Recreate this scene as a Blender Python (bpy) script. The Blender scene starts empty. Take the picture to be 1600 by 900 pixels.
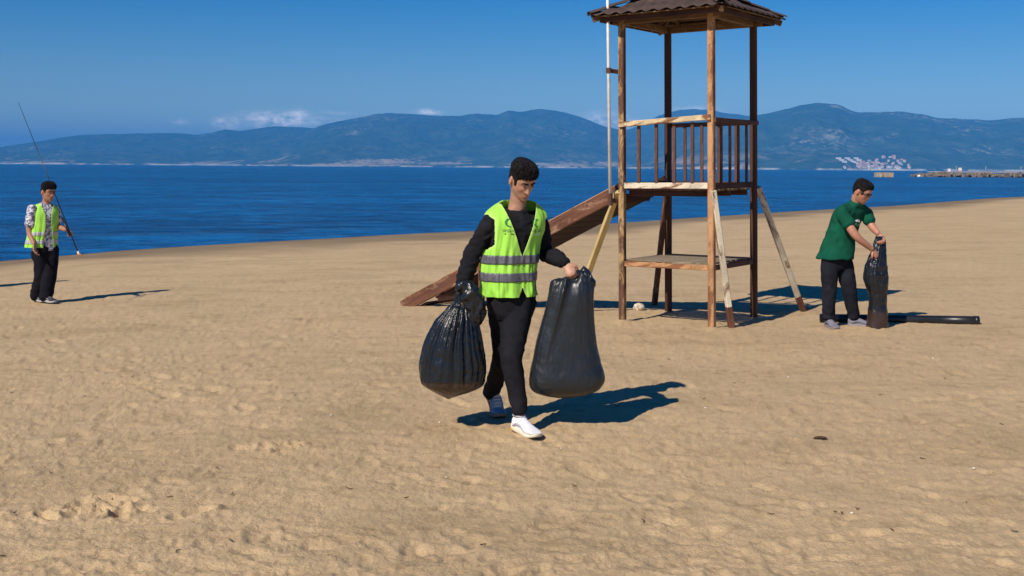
import bpy, bmesh, math, random
import numpy as np
from mathutils import Vector, Matrix

R = math.radians
scene = bpy.context.scene
col = scene.collection

# ------------------------------------------------------------------ camera
F_PX = 1800.0                      # focal length in pixels of a 1600 px wide frame
EYE = 1.65
cam_d = bpy.data.cameras.new('camera')
cam = bpy.data.objects.new('camera', cam_d)
col.objects.link(cam)
cam_d.sensor_width = 36.0
cam_d.lens = 36.0 * F_PX / 1600.0
cam_d.shift_y = -188.5 / 1600.0
cam_d.clip_start = 0.05
cam_d.clip_end = 90000.0
cam.location = (0, 0, EYE)
cam.rotation_euler = (R(90), R(-0.42), 0)
scene.camera = cam

# ------------------------------------------------------------------ sky and sun
SUN_A, SUN_B = 0.71, 0.91          # metres a shadow runs right / away for each metre of height
el = math.atan2(1.0, math.hypot(SUN_A, SUN_B))
az = math.atan2(-SUN_A, -SUN_B)
world = bpy.data.worlds.new('World')
scene.world = world
world.use_nodes = True
wn, wl = world.node_tree.nodes, world.node_tree.links
wn.clear()
w_out = wn.new('ShaderNodeOutputWorld')
w_bg = wn.new('ShaderNodeBackground')
w_sky = wn.new('ShaderNodeTexSky')
w_sky.sky_type = 'NISHITA'
w_sky.sun_disc = False
w_sky.sun_elevation = el
w_sky.sun_rotation = az % (2 * math.pi)
w_sky.altitude = 0
w_sky.air_density = 1.0
w_sky.dust_density = 0.0
w_sky.ozone_density = 5.0
w_bg.inputs['Strength'].default_value = 0.076
wl.new(w_bg.outputs[0], w_out.inputs['Surface'])

# a few low fair-weather clouds far out over the hills, soft shapes in the sky itself
def wmath(op, a, b=None, c=None, clamp=False):
    n = wn.new('ShaderNodeMath'); n.operation = op; n.use_clamp = clamp
    for i, v in enumerate((a, b, c)):
        if v is None: continue
        if isinstance(v, (int, float)): n.inputs[i].default_value = v
        else: wl.new(v, n.inputs[i])
    return n.outputs[0]
w_tc = wn.new('ShaderNodeTexCoord')
w_sep = wn.new('ShaderNodeSeparateXYZ'); wl.new(w_tc.outputs['Generated'], w_sep.inputs[0])
w_az = wmath('ARCTAN2', w_sep.outputs[0], w_sep.outputs[1])
w_el = wmath('ARCSINE', w_sep.outputs[2])
w_noise = wn.new('ShaderNodeTexNoise')
w_noise.inputs['Scale'].default_value = 95.0
w_noise.inputs['Detail'].default_value = 6.0
w_noise.inputs['Roughness'].default_value = 0.62
w_map = wn.new('ShaderNodeMapping'); w_map.inputs['Scale'].default_value = (1, 1, 2.2)
wl.new(w_tc.outputs['Generated'], w_map.inputs[0]); wl.new(w_map.outputs[0], w_noise.inputs['Vector'])
cloud_sum = None
for (px, py, wx, wy, k) in ((432, 190, 44, 10, 1.0), (465, 184, 16, 9, .9), (355, 193, 20, 8, .7), (282, 193, 10, 4, .4),
                            (500, 190, 34, 6, .45), (520, 178, 30, 3, .25), (668, 176, 16, 4, .8), (945, 188, 26, 9, .85), (990, 196, 16, 8, .7),
                            (1085, 172, 30, 5, .25), (640, 192, 60, 5, .3)):
    a0 = math.atan((px - 800) / F_PX); e0 = math.atan((261.5 + (px - 800) * .0073 - py) / F_PX)
    dx = wmath('DIVIDE', wmath('SUBTRACT', w_az, a0), wx / F_PX)
    dy = wmath('DIVIDE', wmath('SUBTRACT', w_el, e0), wy / F_PX)
    r2 = wmath('ADD', wmath('MULTIPLY', dx, dx), wmath('MULTIPLY', dy, dy))
    g = wmath('MULTIPLY', wmath('POWER', 2.718, wmath('MULTIPLY', r2, -0.9)), k)
    cloud_sum = g if cloud_sum is None else wmath('MAXIMUM', cloud_sum, g)
m_ = wmath('MULTIPLY', cloud_sum, wmath('ADD', wmath('MULTIPLY', w_noise.outputs['Fac'], 5.5), -2.0), clamp=True)
m_ = wmath('MULTIPLY', m_, 0.75, clamp=True)
w_mix = wn.new('ShaderNodeMix'); w_mix.data_type = 'RGBA'
wl.new(m_, w_mix.inputs['Factor'])
w_sat = wn.new('ShaderNodeHueSaturation'); w_sat.inputs['Hue'].default_value = 0.512; w_sat.inputs['Saturation'].default_value = 1.55   # the photograph's deep polarised blue
wl.new(w_sky.outputs[0], w_sat.inputs['Color']); wl.new(w_sat.outputs[0], w_mix.inputs['A'])
w_mix.inputs['B'].default_value = (22.0, 20, 18.5, 1)
wl.new(w_mix.outputs['Result'], w_bg.inputs['Color'])

sun_d = bpy.data.lights.new('sun', 'SUN')
sun = bpy.data.objects.new('sun', sun_d)
col.objects.link(sun)
sun_d.energy = 5.0
sun_d.angle = R(0.53)
sun_d.color = (1.0, 0.91, 0.79)
sun.rotation_euler = Vector((SUN_A, SUN_B, -1)).to_track_quat('-Z', 'Y').to_euler()
sun.location = (-20, -20, 30)

vs = scene.view_settings
vs.view_transform = 'Standard'; vs.look = 'None'; vs.exposure = 0.07; vs.gamma = 1.0; vs.use_curve_mapping = False
scene.render.engine = 'CYCLES'
scene.cycles.use_denoising = True
scene.cycles.max_bounces = 6
scene.cycles.volume_bounces = 0
scene.cycles.transparent_max_bounces = 8

# ------------------------------------------------------------------ helpers
def put(o, parent=None):
    col.objects.link(o)
    if parent is not None: o.parent = parent
    return o

def tag(o, label=None, cat=None, group=None, kind=None):
    if label: o['label'] = label
    if cat: o['category'] = cat
    if group: o['group'] = group
    if kind: o['kind'] = kind
    return o

def empty(name, loc=(0, 0, 0), rz=0.0):
    o = bpy.data.objects.new(name, None)
    o.empty_display_size = 0.1
    o.location = loc; o.rotation_euler = (0, 0, rz)
    return put(o)

def mesh_obj(name, verts, faces, mat, parent=None, smooth=False, loc=None):
    me = bpy.data.meshes.new(name)
    me.from_pydata([tuple(v) for v in verts], [], faces)
    me.update()
    if mat: me.materials.append(mat)
    if smooth: me.shade_smooth()
    o = bpy.data.objects.new(name, me)
    if loc is not None: o.location = loc
    return put(o, parent)

def grid_faces(nu, nv, wrap=False):
    """faces of a (nv rows) x (nu columns) vertex grid"""
    i = np.arange(nv - 1)[:, None]; j = np.arange(nu if wrap else nu - 1)[None, :]
    j2 = (j + 1) % nu
    f = np.stack([i * nu + j, i * nu + j2, (i + 1) * nu + j2, (i + 1) * nu + j], -1)
    return f.reshape(-1, 4)

def np_mesh(name, V, Fq, mat=None, parent=None, smooth=True):
    V = np.asarray(V, np.float32).reshape(-1, 3); Fq = np.asarray(Fq, np.int32)
    me = bpy.data.meshes.new(name)
    n = Fq.shape[1]
    me.vertices.add(len(V)); me.vertices.foreach_set('co', V.ravel())
    me.loops.add(Fq.size); me.loops.foreach_set('vertex_index', Fq.ravel())
    me.polygons.add(len(Fq))
    me.polygons.foreach_set('loop_start', np.arange(len(Fq), dtype=np.int32) * n)
    try: me.polygons.foreach_set('loop_total', np.full(len(Fq), n, np.int32))
    except Exception: pass
    me.update(calc_edges=True); me.validate()
    if smooth: me.shade_smooth()
    if mat: me.materials.append(mat)
    o = bpy.data.objects.new(name, me)
    return put(o, parent)

def set_color(o, rgb, name='Col'):
    me = o.data
    a = me.color_attributes.new(name, 'FLOAT_COLOR', 'POINT')
    c = np.ones((len(me.vertices), 4), np.float32); c[:, :3] = rgb
    a.data.foreach_set('color', c.ravel())

def coords(o):
    c = np.empty(len(o.data.vertices) * 3, np.float32); o.data.vertices.foreach_get('co', c)
    return c.reshape(-1, 3)

def set_coords(o, c):
    o.data.vertices.foreach_set('co', np.asarray(c, np.float32).ravel()); o.data.update()

# lattice gradient noise in numpy
_rng = np.random.RandomState(7)
_perm = _rng.permutation(512)
_grad2 = np.stack([np.cos(np.linspace(0, 2 * np.pi, 256, endpoint=False)), np.sin(np.linspace(0, 2 * np.pi, 256, endpoint=False))], -1)
_g3 = _rng.normal(size=(256, 3)); _g3 /= np.linalg.norm(_g3, axis=1, keepdims=True)
def perlin2(x, y, seed=0):
    x = np.asarray(x, float); y = np.asarray(y, float)
    xi = np.floor(x).astype(int); yi = np.floor(y).astype(int); xf = x - xi; yf = y - yi
    u = xf * xf * xf * (xf * (xf * 6 - 15) + 10); v = yf * yf * yf * (yf * (yf * 6 - 15) + 10)
    def g(ix, iy, fx, fy):
        h = _perm[(_perm[(ix + seed * 37) & 511] + iy * 1 + seed * 11) & 511] & 255
        return _grad2[h, 0] * fx + _grad2[h, 1] * fy
    a = g(xi, yi, xf, yf); b = g(xi + 1, yi, xf - 1, yf); c = g(xi, yi + 1, xf, yf - 1); d = g(xi + 1, yi + 1, xf - 1, yf - 1)
    return (a + (b - a) * u) * (1 - v) + (c + (d - c) * u) * v
def fbm2(x, y, octv=4, seed=0, gain=0.5, ridged=False):
    s = 0; amp = 1.0
    for k in range(octv):
        n = perlin2(x * 2 ** k, y * 2 ** k, seed + k)
        if ridged: n = 0.5 - np.abs(n) * 1.4
        s = s + n * amp; amp *= gain
    return s
def perlin3(p, seed=0):
    p = np.asarray(p, float); i = np.floor(p).astype(int); f = p - i
    w = f * f * f * (f * (f * 6 - 15) + 10); out = 0
    for dx in (0, 1):
        for dy in (0, 1):
            for dz in (0, 1):
                h = _perm[(_perm[(_perm[(i[:, 0] + dx + seed * 17) & 511] + i[:, 1] + dy) & 511] + i[:, 2] + dz) & 511] & 255
                g = _g3[h]
                dot = g[:, 0] * (f[:, 0] - dx) + g[:, 1] * (f[:, 1] - dy) + g[:, 2] * (f[:, 2] - dz)
                wt = (w[:, 0] if dx else 1 - w[:, 0]) * (w[:, 1] if dy else 1 - w[:, 1]) * (w[:, 2] if dz else 1 - w[:, 2])
                out = out + dot * wt
    return out

# ------------------------------------------------------------------ materials
class NT:
    def __init__(s, name):
        s.m = bpy.data.materials.new(name); s.m.use_nodes = True
        s.n, s.l = s.m.node_tree.nodes, s.m.node_tree.links
        s.b = s.n['Principled BSDF']
    def new(s, t, **kw):
        n = s.n.new(t)
        for k, v in kw.items(): setattr(n, k, v)
        return n
    def link(s, a, b): s.l.new(a, b)
    def set(s, **kw):
        for k, v in kw.items():
            i = s.b.inputs[k.replace('_', ' ')]
            i.default_value = v if not (isinstance(v, tuple) and len(v) == 3 and i.type == 'RGBA') else (*v, 1)
        return s
    def tex(s, scale, detail=3.0, rough=0.55, mapping=None, kind='ShaderNodeTexNoise', coord='Object', dist=0.0):
        tc = s.new('ShaderNodeTexCoord'); t = s.new(kind)
        t.inputs['Scale'].default_value = scale
        if 'Detail' in t.inputs: t.inputs['Detail'].default_value = detail
        if 'Roughness' in t.inputs: t.inputs['Roughness'].default_value = rough
        if 'Distortion' in t.inputs: t.inputs['Distortion'].default_value = dist
        src = tc.outputs[coord]
        if mapping:
            mp = s.new('ShaderNodeMapping'); mp.inputs['Scale'].default_value = mapping
            s.link(src, mp.inputs[0]); src = mp.outputs[0]
        s.link(src, t.inputs['Vector'])
        return t
    def ramp(s, fac, stops):
        r = s.new('ShaderNodeValToRGB'); s.link(fac, r.inputs[0])
        e = r.color_ramp.elements
        while len(e) > len(stops): e.remove(e[-1])
        while len(e) < len(stops): e.new(0.5)
        for q, (p, c) in zip(e, stops):
            q.position = p; q.color = (*c, 1) if len(c) == 3 else c
        return r.outputs[0]
    def mix(s, fac, a, b, mode='MIX'):
        m = s.new('ShaderNodeMix', data_type='RGBA', blend_type=mode)
        for key, v in (('Factor', fac), ('A', a), ('B', b)):
            sock = m.inputs[key] if key == 'Factor' else [i for i in m.inputs if i.name == key and i.type == 'RGBA'][0]
            if isinstance(v, (int, float)): sock.default_value = v
            elif isinstance(v, tuple): sock.default_value = (*v, 1)
            else: s.link(v, sock)
        return [o for o in m.outputs if o.type == 'RGBA'][0]
    def math(s, op, a, b=None, clamp=False):
        n = s.new('ShaderNodeMath', operation=op, use_clamp=clamp)
        for i, v in enumerate((a, b)):
            if v is None: continue
            if isinstance(v, (int, float)): n.inputs[i].default_value = v
            else: s.link(v, n.inputs[i])
        return n.outputs[0]
    def attr(s, name='Col'):
        a = s.new('ShaderNodeVertexColor'); a.layer_name = name
        return a.outputs[0]
    def bump(s, h, strength, dist, prev=None):
        b = s.new('ShaderNodeBump'); b.inputs['Strength'].default_value = strength; b.inputs['Distance'].default_value = dist
        s.link(h, b.inputs['Height'])
        if prev is not None: s.link(prev, b.inputs['Normal'])
        s.link(b.outputs[0], s.b.inputs['Normal'])
        return b.outputs[0]
    def color(s, c): s.link(c, s.b.inputs['Base Color']); return s
    def rough(s, c): s.link(c, s.b.inputs['Roughness']); return s

# ------------------------------------------------------------------ the shape of the beach
SEA = -0.60
_sx = np.array([-400, -60, -11.8, -10.2, -8.9, -3.4, -1.5, 4.0, 9.3, 15.6, 24.3, 39.8, 45.6, 90, 400.0])
_sy = np.array([-480, -42, 26.6, 30.2, 32.1, 38.7, 40.6, 46.9, 54.2, 62.6, 73, 95.5, 102, 160, 560.0])
def shore_d(x, y):
    """signed distance to the waterline, positive on the beach"""
    return (np.interp(x, _sx, _sy) - y) / 1.64
def beach_z(x, y):
    d = shore_d(x, y)
    t = (18.0 - d) / 2.5
    sp = np.where(t > 20, t, np.log1p(np.exp(np.clip(t, -30, 20)))) * 2.5
    z = -0.0335 * sp
    return np.maximum(z, -3.0 + 0 * z)
def ground(x, y): return float(beach_z(np.array([x]), np.array([y]))[0])

def px_ground(px, py):
    """the spot of beach that the photograph shows at a pixel (used for measuring only)"""
    yh = 261.5 + (px - 800) * 0.0073
    z = 0.0
    for _ in range(12):
        D = F_PX * (EYE - z) / (py - yh); X = (px - 800) / F_PX * D; z = ground(X, D)
    return X, D, z
# ================================================================== SETTING
# ------------------------------------------------------------------ sand
def sand_material():
    t = NT('sand')
    big = t.tex(0.35, 4, 0.6); mid = t.tex(3.2, 5, 0.6); fine = t.tex(60, 4, 0.7); grain = t.tex(420, 2, 0.6)
    c = t.ramp(mid.outputs['Fac'], [(0.30, (0.47, 0.335, 0.175)), (0.52, (0.545, 0.395, 0.215)), (0.75, (0.63, 0.468, 0.268))])
    c = t.mix(0.45, c, t.ramp(big.outputs['Fac'], [(0.35, (0.50, 0.36, 0.19)), (0.65, (0.59, 0.435, 0.25))]))
    c = t.mix(0.34, c, t.ramp(fine.outputs['Fac'], [(0.32, (0.27, 0.18, 0.092)), (0.5, (0.55, 0.39, 0.215)), (0.72, (0.68, 0.50, 0.31))]))
    c = t.mix(0.22, c, t.ramp(grain.outputs['Fac'], [(0.35, (0.32, 0.22, 0.12)), (0.65, (0.74, 0.56, 0.36))]))
    st = t.tex(1.1, 5, .65, mapping=(.45, 1.0, 1), dist=.7); s2 = t.tex(8.5, 4, .65, dist=.5)
    c = t.mix(.55, c, t.ramp(st.outputs['Fac'], [(.34, (.74, .72, .69)), (.5, (1, 1, 1)), (.68, (1.07, 1.07, 1.06))]), 'MULTIPLY')
    c = t.mix(.60, c, t.ramp(s2.outputs['Fac'], [(.30, (.62, .59, .55)), (.46, (1, 1, 1)), (.7, (1.08, 1.08, 1.08))]), 'MULTIPLY')
    # damp sand along the water (carried by the mesh as an attribute)
    wet = t.attr('wet')
    sp = t.new('ShaderNodeSeparateColor'); t.link(wet, sp.inputs[0])
    c = t.mix(sp.outputs[0], c, t.mix(0.5, (0.20, 0.145, 0.085), t.ramp(big.outputs['Fac'], [(0.4, (0.16, 0.12, 0.07)), (0.6, (0.25, 0.19, 0.115))])))
    # flecks of dark organic litter
    fl = t.tex(26, 2, 0.5, kind='ShaderNodeTexNoise', dist=0.6)
    c = t.mix(t.math('MULTIPLY', t.ramp(fl.outputs['Fac'], [(0.73, (0, 0, 0)), (0.78, (1, 1, 1))]), 0.5), c, (0.15, 0.105, 0.06))
    t.color(c)
    t.set(Roughness=0.95, Specular_IOR_Level=0.15)
    n = t.bump(mid.outputs['Fac'], 0.15, 0.04)
    n = t.bump(fine.outputs['Fac'], 0.75, 0.014, n)
    t.bump(grain.outputs['Fac'], 0.4, 0.002, n)
    return t.m

def footprint_field(X, Y, rnd):
    """pits with a raised rim, heel and sole, scattered and in tracks"""
    H = np.zeros_like(X)
    prints = []
    # tracks of people crossing the sand
    def track(x0, y0, x1, y1, step=0.62, wob=0.08):
        L = math.hypot(x1 - x0, y1 - y0); n = int(L / step); a = math.atan2(y1 - y0, x1 - x0)
        for i in range(n):
            s = i / max(1, n - 1); side = (-1) ** i * 0.10
            prints.append((x0 + (x1 - x0) * s - math.sin(a) * side + rnd.gauss(0, wob * .4), y0 + (y1 - y0) * s + math.cos(a) * side + rnd.gauss(0, wob * .4),
                           a + rnd.gauss(0, .15), rnd.uniform(.006, .015), rnd.uniform(.9, 1.15)))
    track(0.2, 17, 0.05, 7.6); track(-8, 3.2, 6, 6.2); track(-3.2, 2.6, -1.4, 20); track(2.6, 2.5, -1.2, 9.5); track(-7, 9, 9, 8.2)
    track(5, 4, 3.3, 11.5); track(-2.2, 3.1, 2.6, 4.6); track(-12, 17.5, -3.5, 18.2, .5); track(-9.5, 16.8, -6.6, 16.1); track(0.4, 12, 9, 14.5); track(-6, 6.5, 3, 12.2)
    track(-1.5, 3, 1.6, 7.0); track(-2.6, 4.4, 0.3, 3.0); track(-5.5, 12.5, -2, 8)
    for _ in range(2600):
        y = 2.6 + 17 * rnd.random() ** 1.5
        prints.append((rnd.uniform(-.62, .62) * (y + 1), y, rnd.uniform(0, 6.28), rnd.uniform(.002, .009), rnd.uniform(.5, 1.1)))
    # scuffed patch dug up beside one track, as in the photograph's lower left
    for (cx, cy) in ((px_ground(445, 700)[0], px_ground(445, 700)[1]), (px_ground(165, 785)[0], px_ground(165, 785)[1]), (px_ground(190, 800)[0], px_ground(190, 800)[1])):
        for _ in range(7):
            prints.append((cx + rnd.gauss(0, .13), cy + rnd.gauss(0, .05), rnd.uniform(0, 6.28), rnd.uniform(.012, .03), rnd.uniform(.45, .8)))
    rows_y = Y[:, 0]
    for (px, py, a, dep, sc) in prints:
        r = 0.34 * sc
        i0, i1 = np.searchsorted(rows_y, [py - r, py + r])
        if i1 - i0 < 1: continue
        xs = X[i0]
        j0, j1 = np.searchsorted(xs, [px - r * 1.1, px + r * 1.1])
        if j1 - j0 < 1: continue
        j0 = max(0, j0 - 6); j1 += 6
        dx = X[i0:i1, j0:j1] - px; dy = Y[i0:i1, j0:j1] - py
        u = (dx * math.cos(a) + dy * math.sin(a)) / sc; v = (-dx * math.sin(a) + dy * math.cos(a)) / sc
        sole = ((u - .06) / .105) ** 2 + (v / .055) ** 2; heel = ((u + .085) / .055) ** 2 + (v / .042) ** 2
        q = np.minimum(sole, heel)
        pit = -dep * np.exp(-q ** 2 * .9)
        rim = dep * .42 * np.exp(-((np.sqrt(q) - 1.5) / .38) ** 2)
        H[i0:i1, j0:j1] += pit + rim
    return H

def build_beach():
    rnd = random.Random(4)
    # one sheet: rows run away from the camera's spot and get coarser, columns spread with distance
    ys = np.concatenate([np.linspace(-90, 0, 14), np.linspace(0.6, 2.4, 6), 1.0 / np.linspace(1 / 2.6, 1 / 60.0, 560), np.linspace(63, 240, 40)])
    us = np.concatenate([-np.geomspace(8, .66, 22), np.linspace(-.64, .64, 900), np.geomspace(.66, 8, 22)])
    w = np.sqrt(ys ** 2 * (ys > 0) + 2.5 ** 2)
    X = us[None, :] * w[:, None]; Y = np.repeat(ys[:, None], len(us), 1)
    d = shore_d(X, Y)
    Z = beach_z(X, Y)
    dry = np.clip((d - 1.0) / 5.0, 0, 1)
    Z = Z + 0.030 * fbm2(X * .55 + 3, Y * .55, 3, 3) * dry
    near = np.clip((30 - Y) / 20, 0, 1) * (Y > 2) * dry
    # wind- and foot-worked surface
    wx = X + .10 * fbm2(X * 2, Y * 2, 2, 8); wy = Y + .10 * fbm2(X * 2 + 9, Y * 2, 2, 9)
    lump = fbm2(wx * 4.2, wy * 4.2, 4, 11, .55)
    rid = fbm2(wx * 7.5 + 5, wy * 7.5, 3, 17, .55, ridged=True)
    pit = np.clip((fbm2(wx * 7.2 + 71, wy * 8.2, 2, 43, .5) - .12) * 7, 0, 1); pit2 = np.clip((fbm2(wx * 17 + 31, wy * 19, 2, 47, .5) - .16) * 6, 0, 1)
    Z = Z - near * (.0052 * pit + .0042 * pit2) * (.5 + .5 * np.clip(fbm2(X * .4, Y * .4, 2, 53) * 2 + .6, 0, 1))     # scooped, crisp-edged dents of old steps
    pick = np.clip(fbm2(X * 11 + 40, Y * 11, 2, 31) * 3.2 - .75, 0, 1)      # small kicked-up crumbs
    litter = 0.007 * pick * np.clip(fbm2(X * 30, Y * 30, 2, 37) + .3, 0, 1)
    Z = Z + near * (0.0038 * lump + 0.0026 * rid + 0.0042 * fbm2(wx * 13, wy * 13, 3, 29, .6) + 0.0042 * fbm2(X * 38, Y * 38, 2, 23) + litter)
    Z = Z + footprint_field(X, Y, rnd) * dry
    cs, sn_ = math.cos(R(35.5)), math.sin(R(35.5))
    for (a, b) in ((-1, -1), (1, -1), (1, 1), (-1, 1)):
        u, v = a * .535, b * .535; px, py = 1.97 + u * cs + v * sn_, 12.75 - u * sn_ + v * cs
        r = np.hypot(X - px, (Y - py)); Z = Z + .030 * np.exp(-(r / .10) ** 2) + .010 * np.exp(-(r / .28) ** 2) * (1 + fbm2(X * 9, Y * 9, 2, 61))
    for (qx, qy) in ((899, 486), (1145, 513), (1257, 487), (1024, 477), (1374, 516), (1300, 515), (1340, 511), (632, 474), (60, 470), (73, 472)):
        px, py, _z = px_ground(qx, qy); r = np.hypot(X - px, Y - py); Z = Z + .014 * np.exp(-((r - .10) / .07) ** 2) * (.6 + fbm2(X * 8, Y * 8, 2, 67))
    for (px, py) in ((.13, 7.10), (.02, 7.22), (-.10, 7.60)):
        r = np.hypot(X - px, Y - py); Z = Z + .010 * np.exp(-((r - .13) / .05) ** 2) * (.6 + fbm2(X * 10, Y * 10, 2, 71))
    V = np.stack([X, Y, Z], -1)
    o = np_mesh('beach', V, grid_faces(len(us), len(ys)), sand_material())
    wetness = np.maximum(np.clip((1.3 + 0.6 * fbm2(X * .3, Y * .3, 3, 5) - d) / .8, 0, 1), .85 * np.clip((6.0 + 2.4 * fbm2(X * .18, Y * .18, 3, 25) - d) / 3.0, 0, 1))
    # damp streaks higher up where the last high water ran
    band = np.exp(-((d - 5.5 - .8 * fbm2(X * .12, Y * .12, 2, 6)) / .9) ** 2) * .40 * np.clip(.3 + fbm2(X * .5, Y * .5, 3, 14) * 1.6, 0, 1)
    a = o.data.color_attributes.new('wet', 'FLOAT_COLOR', 'POINT')
    c = np.ones((wetness.size, 4), np.float32); c[:, :3] = np.maximum(wetness, band).reshape(-1, 1)
    a.data.foreach_set('color', c.ravel())
    tag(o, kind='structure')
    return o
beach = build_beach()

# ------------------------------------------------------------------ sea
def sea_material():
    t = NT('sea_water')
    a = t.tex(0.85, 4, .66, mapping=(.70, 1.0, 1), dist=1.0); b = t.tex(0.17, 4, .6, mapping=(.55, 1.0, 1), dist=.7); c = t.tex(2.6, 3, .6, mapping=(.5, 1.0, 1)); g = t.tex(0.016, 4, .6, mapping=(.25, 1.0, 1)); h = t.tex(0.05, 4, .6, mapping=(.35, 1.0, 1))
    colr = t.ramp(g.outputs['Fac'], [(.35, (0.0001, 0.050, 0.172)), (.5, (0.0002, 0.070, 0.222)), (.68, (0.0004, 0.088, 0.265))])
    # short chop: light and shade of the wavelets painted into the water colour
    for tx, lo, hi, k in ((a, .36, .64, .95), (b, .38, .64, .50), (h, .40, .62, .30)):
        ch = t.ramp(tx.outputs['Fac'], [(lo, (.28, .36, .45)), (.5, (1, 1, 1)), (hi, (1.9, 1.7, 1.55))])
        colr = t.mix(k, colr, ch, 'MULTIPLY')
    t.color(colr)
    t.set(Roughness=0.24, IOR=1.33, Specular_IOR_Level=0.10)
    n = t.bump(b.outputs['Fac'], 1.0, 1.1)
    n = t.bump(a.outputs['Fac'], 1.0, 0.50, n)
    t.bump(c.outputs['Fac'], 0.9, 0.07, n)
    return t.m
def build_sea():
    ys = np.concatenate([np.linspace(-900, 5, 8), np.geomspace(8, 34000, 60)])
    xs = np.concatenate([-np.geomspace(30000, 2, 24), np.geomspace(2, 30000, 24)])
    X, Y = np.meshgrid(xs, ys)
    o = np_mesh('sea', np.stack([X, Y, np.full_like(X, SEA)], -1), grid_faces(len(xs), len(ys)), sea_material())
    tag(o, kind='structure')
build_sea()

# ------------------------------------------------------------------ far hills
SKY_L = [(-700, 250), (-300, 238), (-100, 236), (0, 230), (60, 221), (112, 212), (150, 210), (200, 209), (240, 208), (280, 208), (305, 211), (330, 207), (352, 202), (375, 205), (400, 201), (430, 197), (470, 199), (500, 201), (540, 212), (580, 225), (640, 243), (700, 256), (760, 262)]
SKY_M = [(380, 262), (440, 230), (480, 205), (500, 196), (525, 190), (560, 184), (590, 178), (612, 177), (640, 178), (690, 181), (720, 181), (745, 177), (775, 180), (795, 173), (815, 175), (842, 170), (870, 173), (895, 179), (920, 188), (945, 198), (975, 204), (1000, 196), (1030, 180), (1060, 172), (1085, 170), (1110, 172), (1140, 178), (1175, 182), (1200, 180), (1240, 183), (1290, 200), (1360, 230), (1420, 262)]
SKY_R = [(1000, 263), (1050, 232), (1100, 205), (1150, 186), (1180, 180), (1195, 178), (1212, 174), (1245, 166), (1275, 160), (1290, 162), (1310, 163), (1325, 171), (1342, 176), (1370, 175), (1400, 174), (1420, 176), (1440, 178), (1462, 184), (1500, 186), (1550, 188), (1585, 184), (1620, 183), (1700, 190), (1850, 180), (2000, 200), (2300, 235), (2600, 255)]
def hill_material():
    t = NT('hillside')
    big = t.tex(0.0016, 6, .62, dist=.4); mid = t.tex(0.006, 5, .65, dist=.3); sm = t.tex(0.02, 4, .7)
    c = t.ramp(mid.outputs['Fac'], [(.30, (.018, .040, .014)), (.5, (.035, .065, .022)), (.68, (.075, .095, .040))])
    rock = t.math('MULTIPLY', t.ramp(big.outputs['Fac'], [(.56, (0, 0, 0)), (.66, (.7, .7, .7))]), t.ramp(sm.outputs['Fac'], [(.50, (0, 0, 0)), (.60, (1, 1, 1))]))
    c = t.mix(rock, c, (.34, .30, .24))
    # fields, bare earth and pale strand low along the water
    geo = t.new('ShaderNodeNewGeometry'); sp = t.new('ShaderNodeSeparateXYZ'); t.link(geo.outputs['Position'], sp.inputs[0])
    low = t.math('MULTIPLY', t.ramp(t.math('DIVIDE', sp.outputs[2], 160.0), [(.0, (1, 1, 1)), (.75, (0, 0, 0))]), t.ramp(big.outputs['Fac'], [(.49, (0, 0, 0)), (.56, (1, 1, 1))]))
    c = t.mix(t.math('MULTIPLY', low, t.ramp(mid.outputs['Fac'], [(.42, (0, 0, 0)), (.5, (1, 1, 1))])), c, (.42, .34, .22))
    strand = t.math('MULTIPLY', t.ramp(t.math('DIVIDE', sp.outputs[2], 20.0), [(.35, (1, 1, 1)), (.6, (0, 0, 0))]), t.ramp(mid.outputs['Fac'], [(.42, (0, 0, 0)), (.58, (.85, .85, .85))]))
    c = t.mix(strand, c, (.62, .56, .46))
    for (x0, wx, zc, wz) in ((-1010, 300, 34, 30), (-1330, 160, 14, 14), (-560, 200, 30, 12), (150, 190, 26, 16), (760, 130, 34, 20)):
        dx = t.math('DIVIDE', t.math('SUBTRACT', sp.outputs[0], x0), wx); dz = t.math('DIVIDE', t.math('SUBTRACT', sp.outputs[2], zc), wz)
        r2 = t.math('ADD', t.math('MULTIPLY', dx, dx), t.math('MULTIPLY', dz, dz))
        k = t.math('ADD', t.math('SUBTRACT', 1.0, r2), t.math('MULTIPLY', t.math('SUBTRACT', sm.outputs['Fac'], .5), 6.0))
        c = t.mix(t.math('MULTIPLY', k, 1.6, clamp=True), c, (.36, .29, .20))
    t.color(c); t.set(Roughness=1.0, Specular_IOR_Level=0.0)
    t.bump(mid.outputs['Fac'], 1.0, 60)
    return t.m
HILL = hill_material()
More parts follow.
